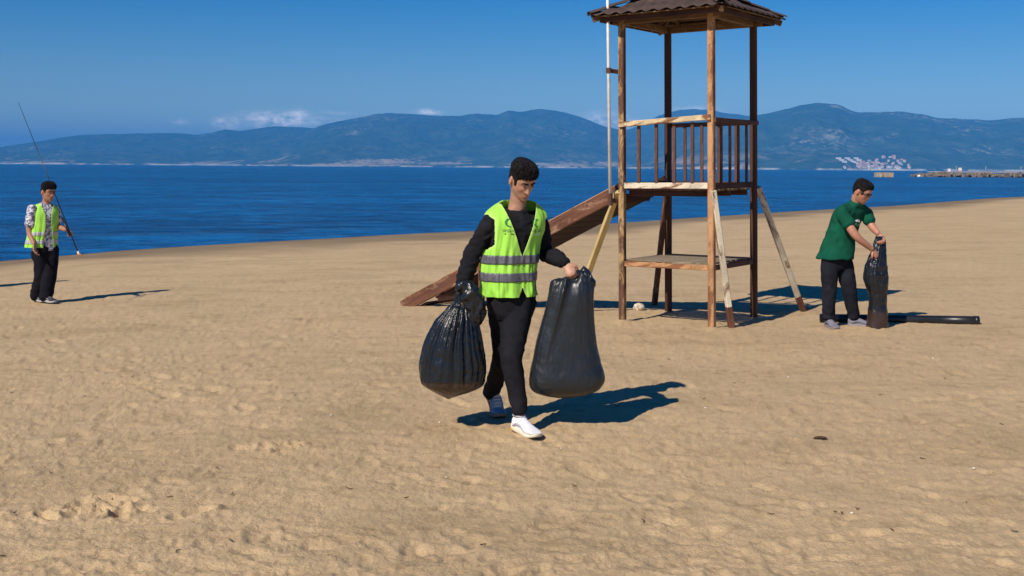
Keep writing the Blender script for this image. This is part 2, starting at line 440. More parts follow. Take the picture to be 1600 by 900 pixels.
def hills(name, prof, r_sh, r_ridge, seed, label):
    px = np.array([p[0] for p in prof], float); py = np.array([p[1] for p in prof], float)
    n = 520
    P = np.linspace(px[0], px[-1], n)
    H = np.interp(P, px, 261.5 + (px - 800) * .0073 - py)
    ker = np.hanning(7); ker /= ker.sum(); H = np.convolve(np.pad(H, 3, 'edge'), ker, 'valid')
    H = H + 1.0 * fbm2(P * .05, P * 0, 3, seed)
    tan = (P - 800) / F_PX
    ts = np.concatenate([np.linspace(0, .12, 8), np.linspace(.15, 1.0, 64), np.linspace(1.06, 2.2, 26)])
    T, TAN = np.meshgrid(ts, tan, indexing='ij'); HH = np.repeat(H[None, :], len(ts), 0)
    D = r_sh + (r_ridge - r_sh) * T + 260 * fbm2(TAN * 14, TAN * 0 + seed, 3, seed) * np.clip(1 - T, 0, 1)
    Xw = TAN * D
    ridge_h = HH / F_PX * r_ridge
    base = np.where(T <= 1, .14 * T + .86 * np.clip(T, 0, 1) ** 1.75, np.clip(1 - (T - 1) * .95, -.1, 1))
    nz = fbm2(Xw / 1500 + seed, D / 1500, 5, seed + 3, .52, ridged=True)
    spur = np.sin(np.clip(T, 0, 1) * math.pi) ** .8
    Z = EYE + ridge_h * base + nz * ridge_h * .34 * spur
    Z = Z + 26 * fbm2(Xw / 260, D / 260, 3, seed + 9) * np.clip(T * 3, 0, 1) * (np.abs(T - 1) > .03)
    vis = EYE + ridge_h * D / r_ridge * (.55 + .45 * np.clip(T, 0, 1))      # nothing in front may top the ridge line
    Z = np.where(T < .97, np.minimum(Z, np.maximum(vis, SEA + 1)), Z)
    Z = np.where(T < .02, SEA - 4, np.maximum(Z, SEA + 4 + 10 * np.clip(T, 0, .3)))
    Z = np.where((HH < 2) & (T > 0), np.minimum(Z, SEA - 3), Z)
    o = np_mesh(name, np.stack([Xw, D, Z], -1), grid_faces(n, len(ts)), HILL)
    o['kind'] = 'structure'
    return o
hills('hills', SKY_L, 9800, 12500, 2, '')
hills('hills', SKY_M, 8600, 12000, 5, '')
HILL_R = hills('hills', SKY_R, 7000, 9800, 8, '')

# ------------------------------------------------------------------ air
def build_haze():
    v = [(x, y, z) for z in (-6, 640) for y in (-1200, 29000) for x in (-24000, 24000)]
    f = [(0, 2, 3, 1), (4, 5, 7, 6), (0, 1, 5, 4), (2, 6, 7, 3), (0, 4, 6, 2), (1, 3, 7, 5)]
    m = bpy.data.materials.new('haze_air'); m.use_nodes = True
    nt = m.node_tree; nt.nodes.clear()
    out = nt.nodes.new('ShaderNodeOutputMaterial'); pv = nt.nodes.new('ShaderNodeVolumePrincipled')
    pv.inputs['Color'].default_value = (0.07, 0.40, 1.0, 1)
    pv.inputs['Density'].default_value = 9.0e-5
    pv.inputs['Anisotropy'].default_value = -0.2
    nt.links.new(pv.outputs[0], out.inputs['Volume'])
    o = mesh_obj('haze', v, f, m)
    tag(o, 'clear blue sea air between the beach and the hills', 'haze', kind='stuff')
build_haze()
# ================================================================== LIFEGUARD TOWER
def wood(name, base, worn, worn_amt, dark=None, rough=.75, scale=1.0):
    """timber with paint worn off in streaks along the piece (pieces run along their own z)"""
    t = NT(name)
    gr = t.tex(26 * scale, 4, .6, mapping=(1, 1, .06)); pat = t.tex(7 * scale, 5, .68, mapping=(1, 1, .35), dist=.5); spot = t.tex(45, 3, .6)
    inf = t.new('ShaderNodeObjectInfo')
    c = t.ramp(gr.outputs['Fac'], [(.25, tuple(v * .55 for v in base)), (.55, base), (.8, tuple(min(1, v * 1.35) for v in base))])
    m = t.ramp(pat.outputs['Fac'], [(.62 - worn_amt * .32, (0, 0, 0)), (.70 - worn_amt * .32, (1, 1, 1))])
    c2 = t.mix(.35, worn, t.ramp(gr.outputs['Fac'], [(.3, tuple(v * .6 for v in worn)), (.7, worn)]))
    c = t.mix(m, c, c2)
    d = dark or tuple(v * .35 for v in base)
    c = t.mix(t.math('MULTIPLY', t.ramp(spot.outputs['Fac'], [(.62, (0, 0, 0)), (.70, (1, 1, 1))]), .7), c, d)
    stain = t.tex(3.2, 5, .7, mapping=(1, 1, .55), dist=.4)
    c = t.mix(.75, c, t.ramp(stain.outputs['Fac'], [(.30, (.45, .42, .40)), (.5, (.95, .95, .95)), (.70, (1.35, 1.38, 1.42))]), 'MULTIPLY')
    crack = t.tex(60, 3, .7, mapping=(1, 1, .02)); c = t.mix(t.math('MULTIPLY', t.ramp(crack.outputs['Fac'], [(.66, (0, 0, 0)), (.72, (1, 1, 1))]), .75), c, d)
    c = t.mix(.25, c, t.mix(inf.outputs['Random'], (.5, .5, .5), (1, 1, 1)), 'MULTIPLY')
    t.color(c); t.set(Roughness=rough, Specular_IOR_Level=.3)
    n = t.bump(gr.outputs['Fac'], .5, .004)
    t.bump(m, .35, .002, n)
    return t.m
W_POST = wood('brown_timber', (.135, .062, .040), (.34, .21, .13), .30)
W_DARK = wood('dark_timber', (.085, .036, .020), (.20, .10, .055), .08)
W_TAN = wood('tan_timber', (.27, .115, .052), (.56, .30, .14), .60)
W_CREAM = wood('cream_worn_timber', (.24, .105, .05), (.78, .62, .38), .70)
W_WHITE = wood('white_worn_timber', (.26, .12, .06), (.86, .76, .58), .80)
W_AGED = wood('aged_yellow_brown_timber', (.14, .066, .040), (.50, .33, .15), .42)
W_UNDER = wood('shaded_underside_timber', (.040, .018, .012), (.085, .042, .026), .1)  # shade under the ramp put into the timber colour as near-black brown
W_YEL = wood('yellow_worn_timber', (.30, .16, .07), (.74, .58, .26), 1.0)
W_RAMP = wood('ramp_timber', (.155, .064, .038), (.36, .21, .13), .34)
W_GREY = wood('grey_deck_timber', (.26, .20, .13), (.42, .33, .21), .4)
W_ROOFIN = wood('roof_timber', (.20, .115, .055), (.34, .22, .11), .3)

_prof_cache = {}
def beam(name, p0, p1, w, d, mat, parent=None, up=(0, 0, 1), ch=.12, taper=1.0):
    """a squared timber with eased edges from p0 to p1; w across, d along `up`"""
    p0 = Vector(p0); p1 = Vector(p1); ax = p1 - p0; L = ax.length; ax.normalize()
    u = Vector(up); u = u - ax * u.dot(ax)
    if u.length < 1e-3:
        u = Vector((0, 1, 0)); u = u - ax * u.dot(ax)
    u.normalize(); s = u.cross(ax); s.normalize()
    c = min(w, d) * ch
    hw, hd = w / 2, d / 2
    ring = [(-hw + c, -hd), (hw - c, -hd), (hw, -hd + c), (hw, hd - c), (hw - c, hd), (-hw + c, hd), (-hw, hd - c), (-hw, -hd + c)]
    V = [(x, y, 0) for x, y in ring] + [(x * taper, y * taper, L) for x, y in ring]
    Fc = [(i, (i + 1) % 8, 8 + (i + 1) % 8, 8 + i) for i in range(8)] + [tuple(range(7, -1, -1)), tuple(range(8, 16))]
    o = mesh_obj(name, V, Fc, mat, parent)
    o.matrix_local = Matrix.Translation(p0) @ Matrix(((s.x, u.x, ax.x, 0), (s.y, u.y, ax.y, 0), (s.z, u.z, ax.z, 0), (0, 0, 0, 1)))
    return o

def rod(name, p0, p1, r0, r1, mat, parent=None, n=12, smooth=True):
    p0 = Vector(p0); p1 = Vector(p1); ax = p1 - p0; L = ax.length
    V = [(r0 * math.cos(2 * math.pi * i / n), r0 * math.sin(2 * math.pi * i / n), 0) for i in range(n)] + [(r1 * math.cos(2 * math.pi * i / n), r1 * math.sin(2 * math.pi * i / n), L) for i in range(n)]
    Fc = [(i, (i + 1) % n, n + (i + 1) % n, n + i) for i in range(n)] + [tuple(range(n - 1, -1, -1)), tuple(range(n, 2 * n))]
    o = mesh_obj(name, V, Fc, mat, parent)
    if smooth:
        for p in o.data.polygons: p.use_smooth = len(p.vertices) == 4
    o.matrix_local = Matrix.Translation(p0) @ ax.to_track_quat('Z', 'Y').to_matrix().to_4x4()
    return o

TX, TY, TS, TTH = 1.97, 12.75, 1.07, R(35.5)
tower = empty('lifeguard_tower', (TX, TY, 0))
T_M = Matrix.Translation((TX, TY, 0)) @ Matrix.Rotation(R(-.55), 4, 'Y') @ Matrix.Rotation(-TTH, 4, 'Z')
tower.matrix_world = T_M
T_INV = T_M.inverted()
tag(tower, 'weathered brown timber lifeguard tower with dark scalloped hip roof and sloping boarding ramp', 'lifeguard tower')
hs = TS / 2
CORN = dict(A=(-hs, -hs), B=(hs, -hs), C=(hs, hs), D=(-hs, hs))
ROOF_Z = 3.31
for k, m in (('A', W_AGED), ('B', W_TAN), ('C', W_DARK), ('D', W_DARK)):  # shade on posts C and D painted in by a darker timber
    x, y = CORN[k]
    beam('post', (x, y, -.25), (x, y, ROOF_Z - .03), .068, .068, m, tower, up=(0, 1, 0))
def edge(name, a, b, z0, z1, w, d, mat, out=0.0, ext=0.0):
    (xa, ya), (xb, yb) = CORN[a], CORN[b]
    v = Vector((xb - xa, yb - ya, 0)).normalized(); n = Vector((v.y, -v.x, 0))
    pa = Vector((xa, ya, z0)) + n * out - v * ext; pb = Vector((xb, yb, z1)) + n * out + v * ext
    return beam(name, pa, pb, w, d, mat, tower)
DZ = 1.475
# platform edge rails sit between the posts, just proud of the joists
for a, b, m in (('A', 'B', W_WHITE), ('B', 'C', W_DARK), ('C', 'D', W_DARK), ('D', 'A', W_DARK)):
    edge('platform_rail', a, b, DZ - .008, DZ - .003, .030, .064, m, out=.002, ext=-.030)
for i in range(9):                                        # platform boards, laid across
    y = -hs + .085 + i * (TS - .17) / 8
    beam('deck_board', (-hs + .036, y, DZ - .052), (hs - .036, y, DZ - .052), .098, .020, W_GREY if i % 3 else W_POST, tower, up=(0, 0, 1))
for y in (-hs + .10, 0, hs - .10):
    beam('joist', (-hs + .04, y, DZ - .092), (hs - .04, y, DZ - .092), .04, .058, W_DARK, tower)
# hand rails and balusters on three sides
RZ = 2.175
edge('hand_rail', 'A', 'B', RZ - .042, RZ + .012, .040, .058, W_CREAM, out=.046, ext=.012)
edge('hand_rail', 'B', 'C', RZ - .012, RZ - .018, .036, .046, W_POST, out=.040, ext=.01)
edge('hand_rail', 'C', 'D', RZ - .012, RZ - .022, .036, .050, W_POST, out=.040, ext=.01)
for a, b in (('A', 'B'), ('B', 'C'), ('C', 'D')):
    (xa, ya), (xb, yb) = CORN[a], CORN[b]
    v = Vector((xb - xa, yb - ya, 0)).normalized(); n = Vector((v.y, -v.x, 0))
    for i in range(4):
        s = (i + 1) / 5.0
        p = Vector((xa + (xb - xa) * s, ya + (yb - ya) * s, 0)) + n * .010
        zt = RZ - .030 - (.03 * (1 - s) if a == 'A' else 0)
        beam('baluster', p + Vector((0, 0, DZ + .022)), p + Vector((0, 0, zt)), .036, .022, W_POST if (i + (a == 'B')) % 2 else W_RAMP, tower, up=n)
# bench-height frame and boards
BZ = .625
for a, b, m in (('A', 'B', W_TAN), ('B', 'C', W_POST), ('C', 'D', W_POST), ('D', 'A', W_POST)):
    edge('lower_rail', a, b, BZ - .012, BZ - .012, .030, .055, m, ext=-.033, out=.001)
for i in range(8):
    y = -hs + .09 + i * (TS - .18) / 7
    if i == 6: continue
    beam('lower_board', (-hs + .030, y, BZ + .026), (hs - .030, y, BZ + .026), .105, .018, W_GREY, tower)
# raking struts at the corners (feet measured on the sand)
def to_t(px, py):
    return T_INV @ Vector(px_ground(px, py))
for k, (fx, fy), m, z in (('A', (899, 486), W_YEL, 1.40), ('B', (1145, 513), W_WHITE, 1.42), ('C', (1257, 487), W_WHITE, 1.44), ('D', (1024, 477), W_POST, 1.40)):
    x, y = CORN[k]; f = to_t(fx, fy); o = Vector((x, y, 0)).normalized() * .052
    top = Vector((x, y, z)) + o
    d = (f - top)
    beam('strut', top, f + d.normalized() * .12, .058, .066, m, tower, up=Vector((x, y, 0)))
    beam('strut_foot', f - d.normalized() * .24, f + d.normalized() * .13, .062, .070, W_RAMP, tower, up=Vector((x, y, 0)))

# --- roof
def roof_material():
    t = NT('bitumen_roof_sheet')
    a = t.tex(9, 4, .6); b = t.tex(60, 3, .6)
    c = t.ramp(a.outputs['Fac'], [(.3, (.036, .024, .020)), (.55, (.066, .044, .037)), (.8, (.11, .075, .062))])
    c = t.mix(.3, c, t.ramp(b.outputs['Fac'], [(.3, (.04, .026, .02)), (.7, (.15, .10, .08))]))
    t.color(c); t.set(Roughness=.8, Specular_IOR_Level=.3); t.bump(b.outputs['Fac'], .4, .003)
    return t.m
M_ROOF = roof_material()
EZ = ROOF_Z - .045
RE, RA = .797, .385                                        # half side at the eave, rise to the apex
def roof_sheet(k):
    nu, nv = 97, 14
    U = np.linspace(-RE, RE, nu); Tt = np.linspace(0, 1, nv)
    TT, UU = np.meshgrid(Tt, U, indexing='ij')
    vv = TT * (1 - np.abs(UU) / RE)
    wave = .013 * np.cos(UU * 2 * math.pi / .152) * np.clip((RE - np.abs(UU)) / .05, 0, 1)
    sc = .026 * np.abs(np.sin(UU * math.pi / .152)) * (1 - np.clip(vv * 8, 0, 1))     # scalloped lower edge
    out = RE * (1 - vv) + sc
    zz = RA * vv + wave + .010 * np.sin(np.clip(vv, 0, 1) * 14)
    ang = k * math.pi / 2
    X = UU * math.cos(ang) + out * math.sin(ang); Y = UU * math.sin(ang) - out * math.cos(ang)
    top = np.stack([X, Y, zz + EZ + .062], -1).reshape(-1, 3)
    bot = top - np.array([0, 0, .010])
    n = nu * nv; f = grid_faces(nu, nv)
    edge_i = np.arange(nu - 1)
    rim = np.stack([edge_i + 1, edge_i, edge_i + n, edge_i + 1 + n], -1)
    o = np_mesh('roof_sheet', np.concatenate([top, bot]), np.concatenate([f, f[:, ::-1] + n, rim]), M_ROOF, tower)
    return o
for k in range(4): roof_sheet(k)
for k, (sx, sy) in enumerate(((-1, -1), (1, -1), (1, 1), (-1, 1))):
    c0 = Vector((sx * RE, sy * RE, EZ + .066)); ap = Vector((0, 0, EZ + RA + .076))
    n = 22
    for i in range(5):                                    # overlapping hip caps
        a = c0.lerp(ap, i / 5 - (.0 if i == 0 else .015)); b = c0.lerp(ap, (i + 1) / 5)
        V = []; d = (b - a); side = Vector((-d.y, d.x, 0)).normalized(); upv = side.cross(d.normalized())
        if upv.z < 0: upv = -upv
        for q, r_, lift in ((a, .075, .012), (b, .060, .004)):
            for j in range(7):
                th = math.pi * j / 6
                V.append(q + side * math.cos(th) * r_ + upv * (math.sin(th) * .030 + lift - .006))
        mesh_obj('hip_cap', V, [(j, j + 1, 8 + j, 7 + j) for j in range(6)], M_ROOF, tower, smooth=True)
    beam('hip_rafter', (sx * (RE - .03), sy * (RE - .03), EZ + .010), (sx * .03, sy * .03, EZ + RA - .005), .04, .062, W_ROOFIN, tower)
for k in range(4):
    ang = k * math.pi / 2; ca, sa = math.cos(ang), math.sin(ang)
    rt = lambda x, y, z: (x * ca - y * sa, x * sa + y * ca, z)
    for q, (v, wd) in enumerate(((.09, .118), (.27, .118))):      # sloping boards under the eave
        w = RE * (1 - v); sl = Vector((0, RA, RE)) if k % 2 == 0 else Vector((0, RA, RE))
        upv = Vector(rt(0, -RA, RE)); beam('soffit_board', rt(-w + .05, -w, EZ + .030 + RA * v), rt(w - .05, -w, EZ + .030 + RA * v), wd, .012, W_ROOFIN, tower, up=upv)
    beam('eave_board', rt(-RE + .10, -RE + .085, EZ + .010), rt(RE - .10, -RE + .085, EZ + .010), .020, .050, W_DARK, tower)
    beam('wall_plate', rt(-hs + (.036 if k % 2 else -.10), -hs, ROOF_Z - .042), rt(hs - (.036 if k % 2 else -.10), -hs, ROOF_Z - .042), .050, .075, W_ROOFIN, tower)
    for x in (-.42, 0, .42):
        v1 = 1 - abs(x) / RE
        beam('rafter', rt(x, -RE + .10, EZ + .000), rt(x, -RE * (1 - v1) - .03, EZ - .008 + RA * (v1 - .06)), .032, .040, W_ROOFIN, tower)
    for v in (.45, .66):                              # battens under the sheets
        w = RE * (1 - v)
        beam('batten', rt(-w + .02, -w, EZ + .040 + RA * v - .006), rt(w - .02, -w, EZ + .040 + RA * v - .006), .05, .016, W_ROOFIN, tower)

# --- boarding ramp on the seaward-left side
ramp = bpy.data.objects.new('ramp', None); put(ramp, tower)
def ramp_pt(L, y, lift=0.0):
    """L metres out from the platform; the ramp lands on the sand"""
    Lmax = 3.22
    w = T_M @ Vector((-hs - Lmax, y, 0)); zg = ground(w.x, w.y) - .03
    s = L / Lmax
    return Vector((-hs - L, y, (DZ - .035) * (1 - s) + zg * s + lift))
slope_up = Vector((-.47, 0, 1)); RW = -hs + .74
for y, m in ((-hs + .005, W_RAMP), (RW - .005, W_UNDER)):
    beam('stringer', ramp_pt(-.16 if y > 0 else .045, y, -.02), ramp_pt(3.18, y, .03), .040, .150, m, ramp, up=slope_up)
    beam('stringer_cap', ramp_pt(.05, y, .066), ramp_pt(3.12, y, .112), .048, .010, W_TAN if y < 0 else W_RAMP, ramp, up=slope_up)
for i in range(17):
    L = .10 + i * .150
    if i in (): continue
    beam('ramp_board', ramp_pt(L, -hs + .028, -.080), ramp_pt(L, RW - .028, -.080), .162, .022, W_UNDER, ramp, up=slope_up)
for L in (2.62, 2.86):
    beam('ramp_board', ramp_pt(L, -hs + .028, -.075), ramp_pt(L, RW - .028, -.075), .10, .022, W_RAMP, ramp, up=slope_up)
for i in range(8):
    beam('cleat', ramp_pt(.22 + i * .34, -hs + .035, -.060), ramp_pt(.22 + i * .34, RW - .035, -.060), .035, .028, W_RAMP, ramp, up=slope_up)
for L, y in ((1.92, -hs - .03), (2.45, RW - .05)):
    p = ramp_pt(L, y, -.06); w = T_M @ p; zb = ground(w.x, w.y) - .12
    beam('ramp_leg', p, (p.x, p.y, zb), .05, .05, W_RAMP, ramp, up=(0, 1, 0))
beam('ramp_ledger', (-hs - .075, -hs + .02, DZ - .15), (-hs - .075, RW - .02, DZ - .15), .05, .09, W_DARK, ramp)

# --- flagpole and its two brackets
def paint(name, rgb, rough=.5, spec=.4, noise=.12):
    t = NT(name); a = t.tex(14, 4, .6)
    t.color(t.ramp(a.outputs['Fac'], [(.3, tuple(v * (1 - noise * 2) for v in rgb)), (.6, rgb)])); t.set(Roughness=rough, Specular_IOR_Level=spec)
    return t.m
def at(px, py, D):
    """point at a chosen distance seen at a pixel (for measuring heights of upright things)"""
    x = (px - 800) * D / F_PX
    return Vector((x, D, EYE - (py - 261.5 - (px - 800) * .0073) * D / F_PX))
pole_b, pole_t = at(953.6, 304, 12.55), at(947.6, 4, 12.55)
pole_t = pole_b + (pole_t - pole_b) * 1.55
pole = rod('flagpole', pole_b, pole_t, .0175, .0165, paint('white_pole_paint', (.80, .79, .74), .4))
tag(pole, 'thin white flagpole clamped to the corner post of the lifeguard tower', 'pole')
for (py, hh) in ((110, .055), (312, .13)):
    q = T_INV @ (pole_b + (pole_t - pole_b).normalized() * ((304 - py) * 12.55 / F_PX))
    ax, ay = CORN['A']
    br = beam('pole_bracket', (q.x, q.y, q.z), (ax - .036, ay, q.z - (.01 if py < 200 else .03)), .030, .045, W_POST, tower)
    V = []
    for z in (-hh / 2, hh / 2):
        V += [(q.x + .029 * math.cos(a * math.pi / 5), q.y + .029 * math.sin(a * math.pi / 5), q.z + z) for a in range(10)]
    V += [(q.x + .0195 * math.cos(a * math.pi / 5), q.y + .0195 * math.sin(a * math.pi / 5), q.z + z) for z in (-hh / 2, hh / 2) for a in range(10)]
    Fc = []
    for i in range(10):
        j = (i + 1) % 10
        Fc += [(i, j, 10 + j, 10 + i), (20 + j, 20 + i, 30 + i, 30 + j), (10 + i, 10 + j, 30 + j, 30 + i), (j, i, 20 + i, 20 + j)]
    mesh_obj('pole_socket', V, Fc, W_POST, tower)

# ------------------------------------------------------------------ black pipe
def hollow_pipe():
    a = Vector(px_ground(1283, 503)); b = Vector(px_ground(1531, 507)); r = .049
    a.z += r - .008; b.z += r - .008
    t = NT('black_plastic_pipe'); n_ = t.tex(8, 4, .6, mapping=(1, 1, .3))
    t.color(t.ramp(n_.outputs['Fac'], [(.35, (.006, .007, .009)), (.6, (.014, .016, .020)), (.8, (.05, .045, .038))])); t.set(Roughness=.38, Specular_IOR_Level=.5)
    n, L = 28, (b - a).length
    rows = []
    for z, rr in ((0, r), (.0, r), (L * .25, r), (L * .5, r), (L * .75, r), (L - .05, r), (L - .05, r * 1.06), (L, r * 1.06), (L, r * .86), (L - .5, r * .86)):
        rows.append([(rr * math.cos(2 * math.pi * i / n), rr * math.sin(2 * math.pi * i / n), z) for i in range(n)])
    rows.insert(0, [(r * .86 * math.cos(2 * math.pi * i / n), r * .86 * math.sin(2 * math.pi * i / n), 0) for i in range(n)])
    rows.insert(0, [(r * .86 * math.cos(2 * math.pi * i / n), r * .86 * math.sin(2 * math.pi * i / n), .5) for i in range(n)])
    o = np_mesh('pipe', np.array(rows), grid_faces(n, len(rows), wrap=True), t.m, smooth=False)
    m = o.data
    for p in m.polygons: p.use_smooth = abs(p.normal.z) < .5
    o.matrix_world = Matrix.Translation(a) @ (b - a).to_track_quat('Z', 'Y').to_matrix().to_4x4()
    tag(o, 'long hollow black plastic pipe lying on the sand behind the sneakers', 'pipe')
hollow_pipe()

# ------------------------------------------------------------------ pale stone under the tower
def lump(name, c, size, seed, mat, squash=.8, rough=.30):
    bm = bmesh.new(); bmesh.ops.create_icosphere(bm, subdivisions=3, radius=1.0)
    P = np.array([v.co[:] for v in bm.verts])
    n = perlin3(P * 1.3 + seed, seed) * 1.0 + perlin3(P * 3.1 + seed, seed + 1) * .4
    for v, k in zip(bm.verts, n):
        v.co = Vector((v.co.x, v.co.y, v.co.z * squash)) * (1 + rough * k)
    me = bpy.data.meshes.new(name); bm.to_mesh(me); bm.free()
    me.shade_smooth(); me.materials.append(mat)
    o = bpy.data.objects.new(name, me); o.scale = (size, size, size); o.location = c
    return put(o)
def stone_mat(name, a, b):
    t = NT(name); n_ = t.tex(2.2, 5, .65)
    t.color(t.ramp(n_.outputs['Fac'], [(.38, a), (.55, b)])); t.set(Roughness=.9); t.bump(n_.outputs['Fac'], .5, .05)
    return t.m
M_STONE = stone_mat('pale_stone', (.34, .25, .15), (.74, .66, .53))
g_ = Vector(px_ground(1000, 486))
tag(lump('stone', (g_.x, g_.y, g_.z + .045), .070, 5, M_STONE), 'pale rounded stone lying on the sand between the tower legs', 'stone')
g_ = Vector(px_ground(1264, 482))
tag(lump('stone', (g_.x, g_.y, g_.z + .03), .036, 9, M_STONE), 'small white pebble at the foot of the outermost raking strut', 'pebble')
# ================================================================== PEOPLE: TOOLS
def catmull(P, n):
    """resample control rows P (k, c) to n rows with a Catmull-Rom curve"""
    P = np.asarray(P, float); k = len(P)
    Q = np.vstack([2 * P[0] - P[1], P, 2 * P[-1] - P[-2]])
    t = np.linspace(0, k - 1, n); i = np.minimum(t.astype(int), k - 2); f = (t - i)[:, None]
    p0, p1, p2, p3 = Q[i], Q[i + 1], Q[i + 2], Q[i + 3]
    return .5 * (2 * p1 + (p2 - p0) * f + (2 * p0 - 5 * p1 + 4 * p2 - p3) * f ** 2 + (3 * p1 - p0 - 3 * p2 + p3) * f ** 3)

def closed_rings(Rg):
    """rings (n, m, 3) -> closed mesh (V, faces)"""
    n, m = Rg.shape[:2]
    V = np.concatenate([Rg.reshape(-1, 3), Rg[0].mean(0)[None], Rg[-1].mean(0)[None]])
    Fc = [tuple(f) for f in grid_faces(m, n, wrap=True)]
    Fc += [((j + 1) % m, j, n * m) for j in range(m)] + [((n - 1) * m + j, (n - 1) * m + (j + 1) % m, n * m + 1) for j in range(m)]
    return V, Fc

def unit(v):
    v = np.asarray(v, float); return v / np.linalg.norm(v)

class Loft:
    """a trunk: stations (centre, half width, front depth, back depth), with side and front axes turning along it"""
    def __init__(s, st, side0, front0, side1=None, front1=None, n=48, p=2.3):
        C = np.array([q[0] for q in st], float); W = np.array([q[1:] for q in st], float)
        A = catmull(np.hstack([C, W]), n)
        s.C, s.W, s.p, s.n = A[:, :3], A[:, 3:], p, n
        side1 = side0 if side1 is None else side1; front1 = front0 if front1 is None else front1
        t = np.linspace(0, 1, n)[:, None]
        s.S = unit_rows((1 - t) * unit(side0) + t * unit(side1)); s.Fr = unit_rows((1 - t) * unit(front0) + t * unit(front1))
    def at(s, ti, th, off=0.0):
        """ti in [0,1] (array), th angle: 0 = front, +90 deg = the wearer's left"""
        x = np.clip(ti, 0, 1) * (s.n - 1); i = np.minimum(x.astype(int), s.n - 2); f = (x - i)[..., None]
        lerp = lambda Q: Q[i] * (1 - f) + Q[i + 1] * f
        C, W, S, Fr = lerp(s.C), lerp(s.W), lerp(s.S), lerp(s.Fr)
        c, sn = np.cos(th), np.sin(th); e = 2 / s.p
        a = (W[..., 0] + off) * np.sign(sn) * np.abs(sn) ** e
        b = np.where(c > 0, W[..., 1] + off, W[..., 2] + off) * np.sign(c) * np.abs(c) ** e
        return C + S * a[..., None] + Fr * b[..., None]
    def mesh(s, m=44):
        th = np.linspace(0, 2 * np.pi, m, endpoint=False); t = np.linspace(0, 1, s.n)
        T, TH = np.meshgrid(t, th, indexing='ij')
        return closed_rings(s.at(T, -TH))
def unit_rows(A): return A / np.linalg.norm(A, axis=1, keepdims=True)

def limb(P, r, n=26, m=18, flat=None, flat_k=1.0):
    """tapered limb along joints P with radii r; `flat` squeezes it along a direction"""
    P = np.asarray(P, float); r = np.asarray(r, float)
    A = catmull(np.hstack([P, r[:, None]]), n); C, rr = A[:, :3], np.maximum(A[:, 3], .002)
    Tn = unit_rows(np.gradient(C, axis=0))
    u = np.cross(Tn[0], [0, 1, 0.3]); u = unit(u); Rg = []
    th = np.linspace(0, 2 * np.pi, m, endpoint=False)
    for i in range(n):
        u = unit(u - Tn[i] * u.dot(Tn[i])); v = np.cross(Tn[i], u)
        ring = np.cos(th)[:, None] * u * rr[i] + np.sin(th)[:, None] * v * rr[i]
        if flat is not None:
            fd = unit(np.asarray(flat, float) - Tn[i] * np.dot(flat, Tn[i])); ring = ring - (ring @ fd)[:, None] * fd * (1 - flat_k)
        Rg.append((C[i], ring))
    out = [Rg[0][0] - Tn[0] * rr[0] * .5 + Rg[0][1] * .6] + [c + g for c, g in Rg] + [Rg[-1][0] + Tn[-1] * rr[-1] * .5 + Rg[-1][1] * .6]
    return closed_rings(np.array(out))

def blob(c, axes, n=12, m=16):
    """ellipsoid with given axis vectors"""
    ax = np.asarray(axes, float); la = np.linspace(.06, np.pi - .06, n); th = np.linspace(0, 2 * np.pi, m, endpoint=False)
    L, T = np.meshgrid(la, th, indexing='ij')
    d = np.stack([np.sin(L) * np.cos(T), np.sin(L) * np.sin(T), -np.cos(L)], -1)
    return closed_rings(np.asarray(c) + d @ ax)

def fuse(name, parts, voxel, mat, parent, smooth=3, factor=.5):
    """union of closed shapes into one continuous skin"""
    V, Fc, k = [], [], 0
    for v, f in parts:
        V += [tuple(q) for q in v]; Fc += [tuple(i + k for i in q) for q in f]; k += len(v)
    me = bpy.data.meshes.new(name); me.from_pydata(V, [], Fc); me.update()
    bm = bmesh.new(); bm.from_mesh(me); bmesh.ops.recalc_face_normals(bm, faces=bm.faces); bm.to_mesh(me); bm.free()
    o = bpy.data.objects.new(name, me); col.objects.link(o)
    md = o.modifiers.new('remesh', 'REMESH'); md.mode = 'VOXEL'; md.voxel_size = voxel; md.use_smooth_shade = True
    if smooth:
        sm = o.modifiers.new('smooth', 'SMOOTH'); sm.factor = factor; sm.iterations = smooth
    dg = bpy.context.evaluated_depsgraph_get()
    new = bpy.data.meshes.new_from_object(o.evaluated_get(dg))
    o.modifiers.clear(); o.data = new; new.name = name; bpy.data.meshes.remove(me)
    new.materials.clear(); new.materials.append(mat); new.shade_smooth()
    if parent: o.parent = parent
    return o

def normals(o):
    n = np.empty(len(o.data.vertices) * 3, np.float32); o.data.vertices.foreach_get('normal', n); return n.reshape(-1, 3)

def wrinkle(o, amp, scale, seed, squeeze=(1, 1, 1), mask=None, ridged=True):
    """cloth folds pushed along the normals"""
    c = coords(o).astype(float); n = normals(o); q = c * np.asarray(squeeze) * scale
    q = q + .35 * np.stack([perlin3(q * .7 + 5, seed + 5), perlin3(q * .7 + 9, seed + 6), perlin3(q * .7 + 2, seed + 7)], -1)
    k = perlin3(q, seed)
    if ridged: k = .45 - np.abs(k) * 1.9
    k = k + .4 * perlin3(q * 2.3, seed + 1)
    if mask is not None: k = k * mask(c)
    set_coords(o, c + n * (k * amp)[:, None])

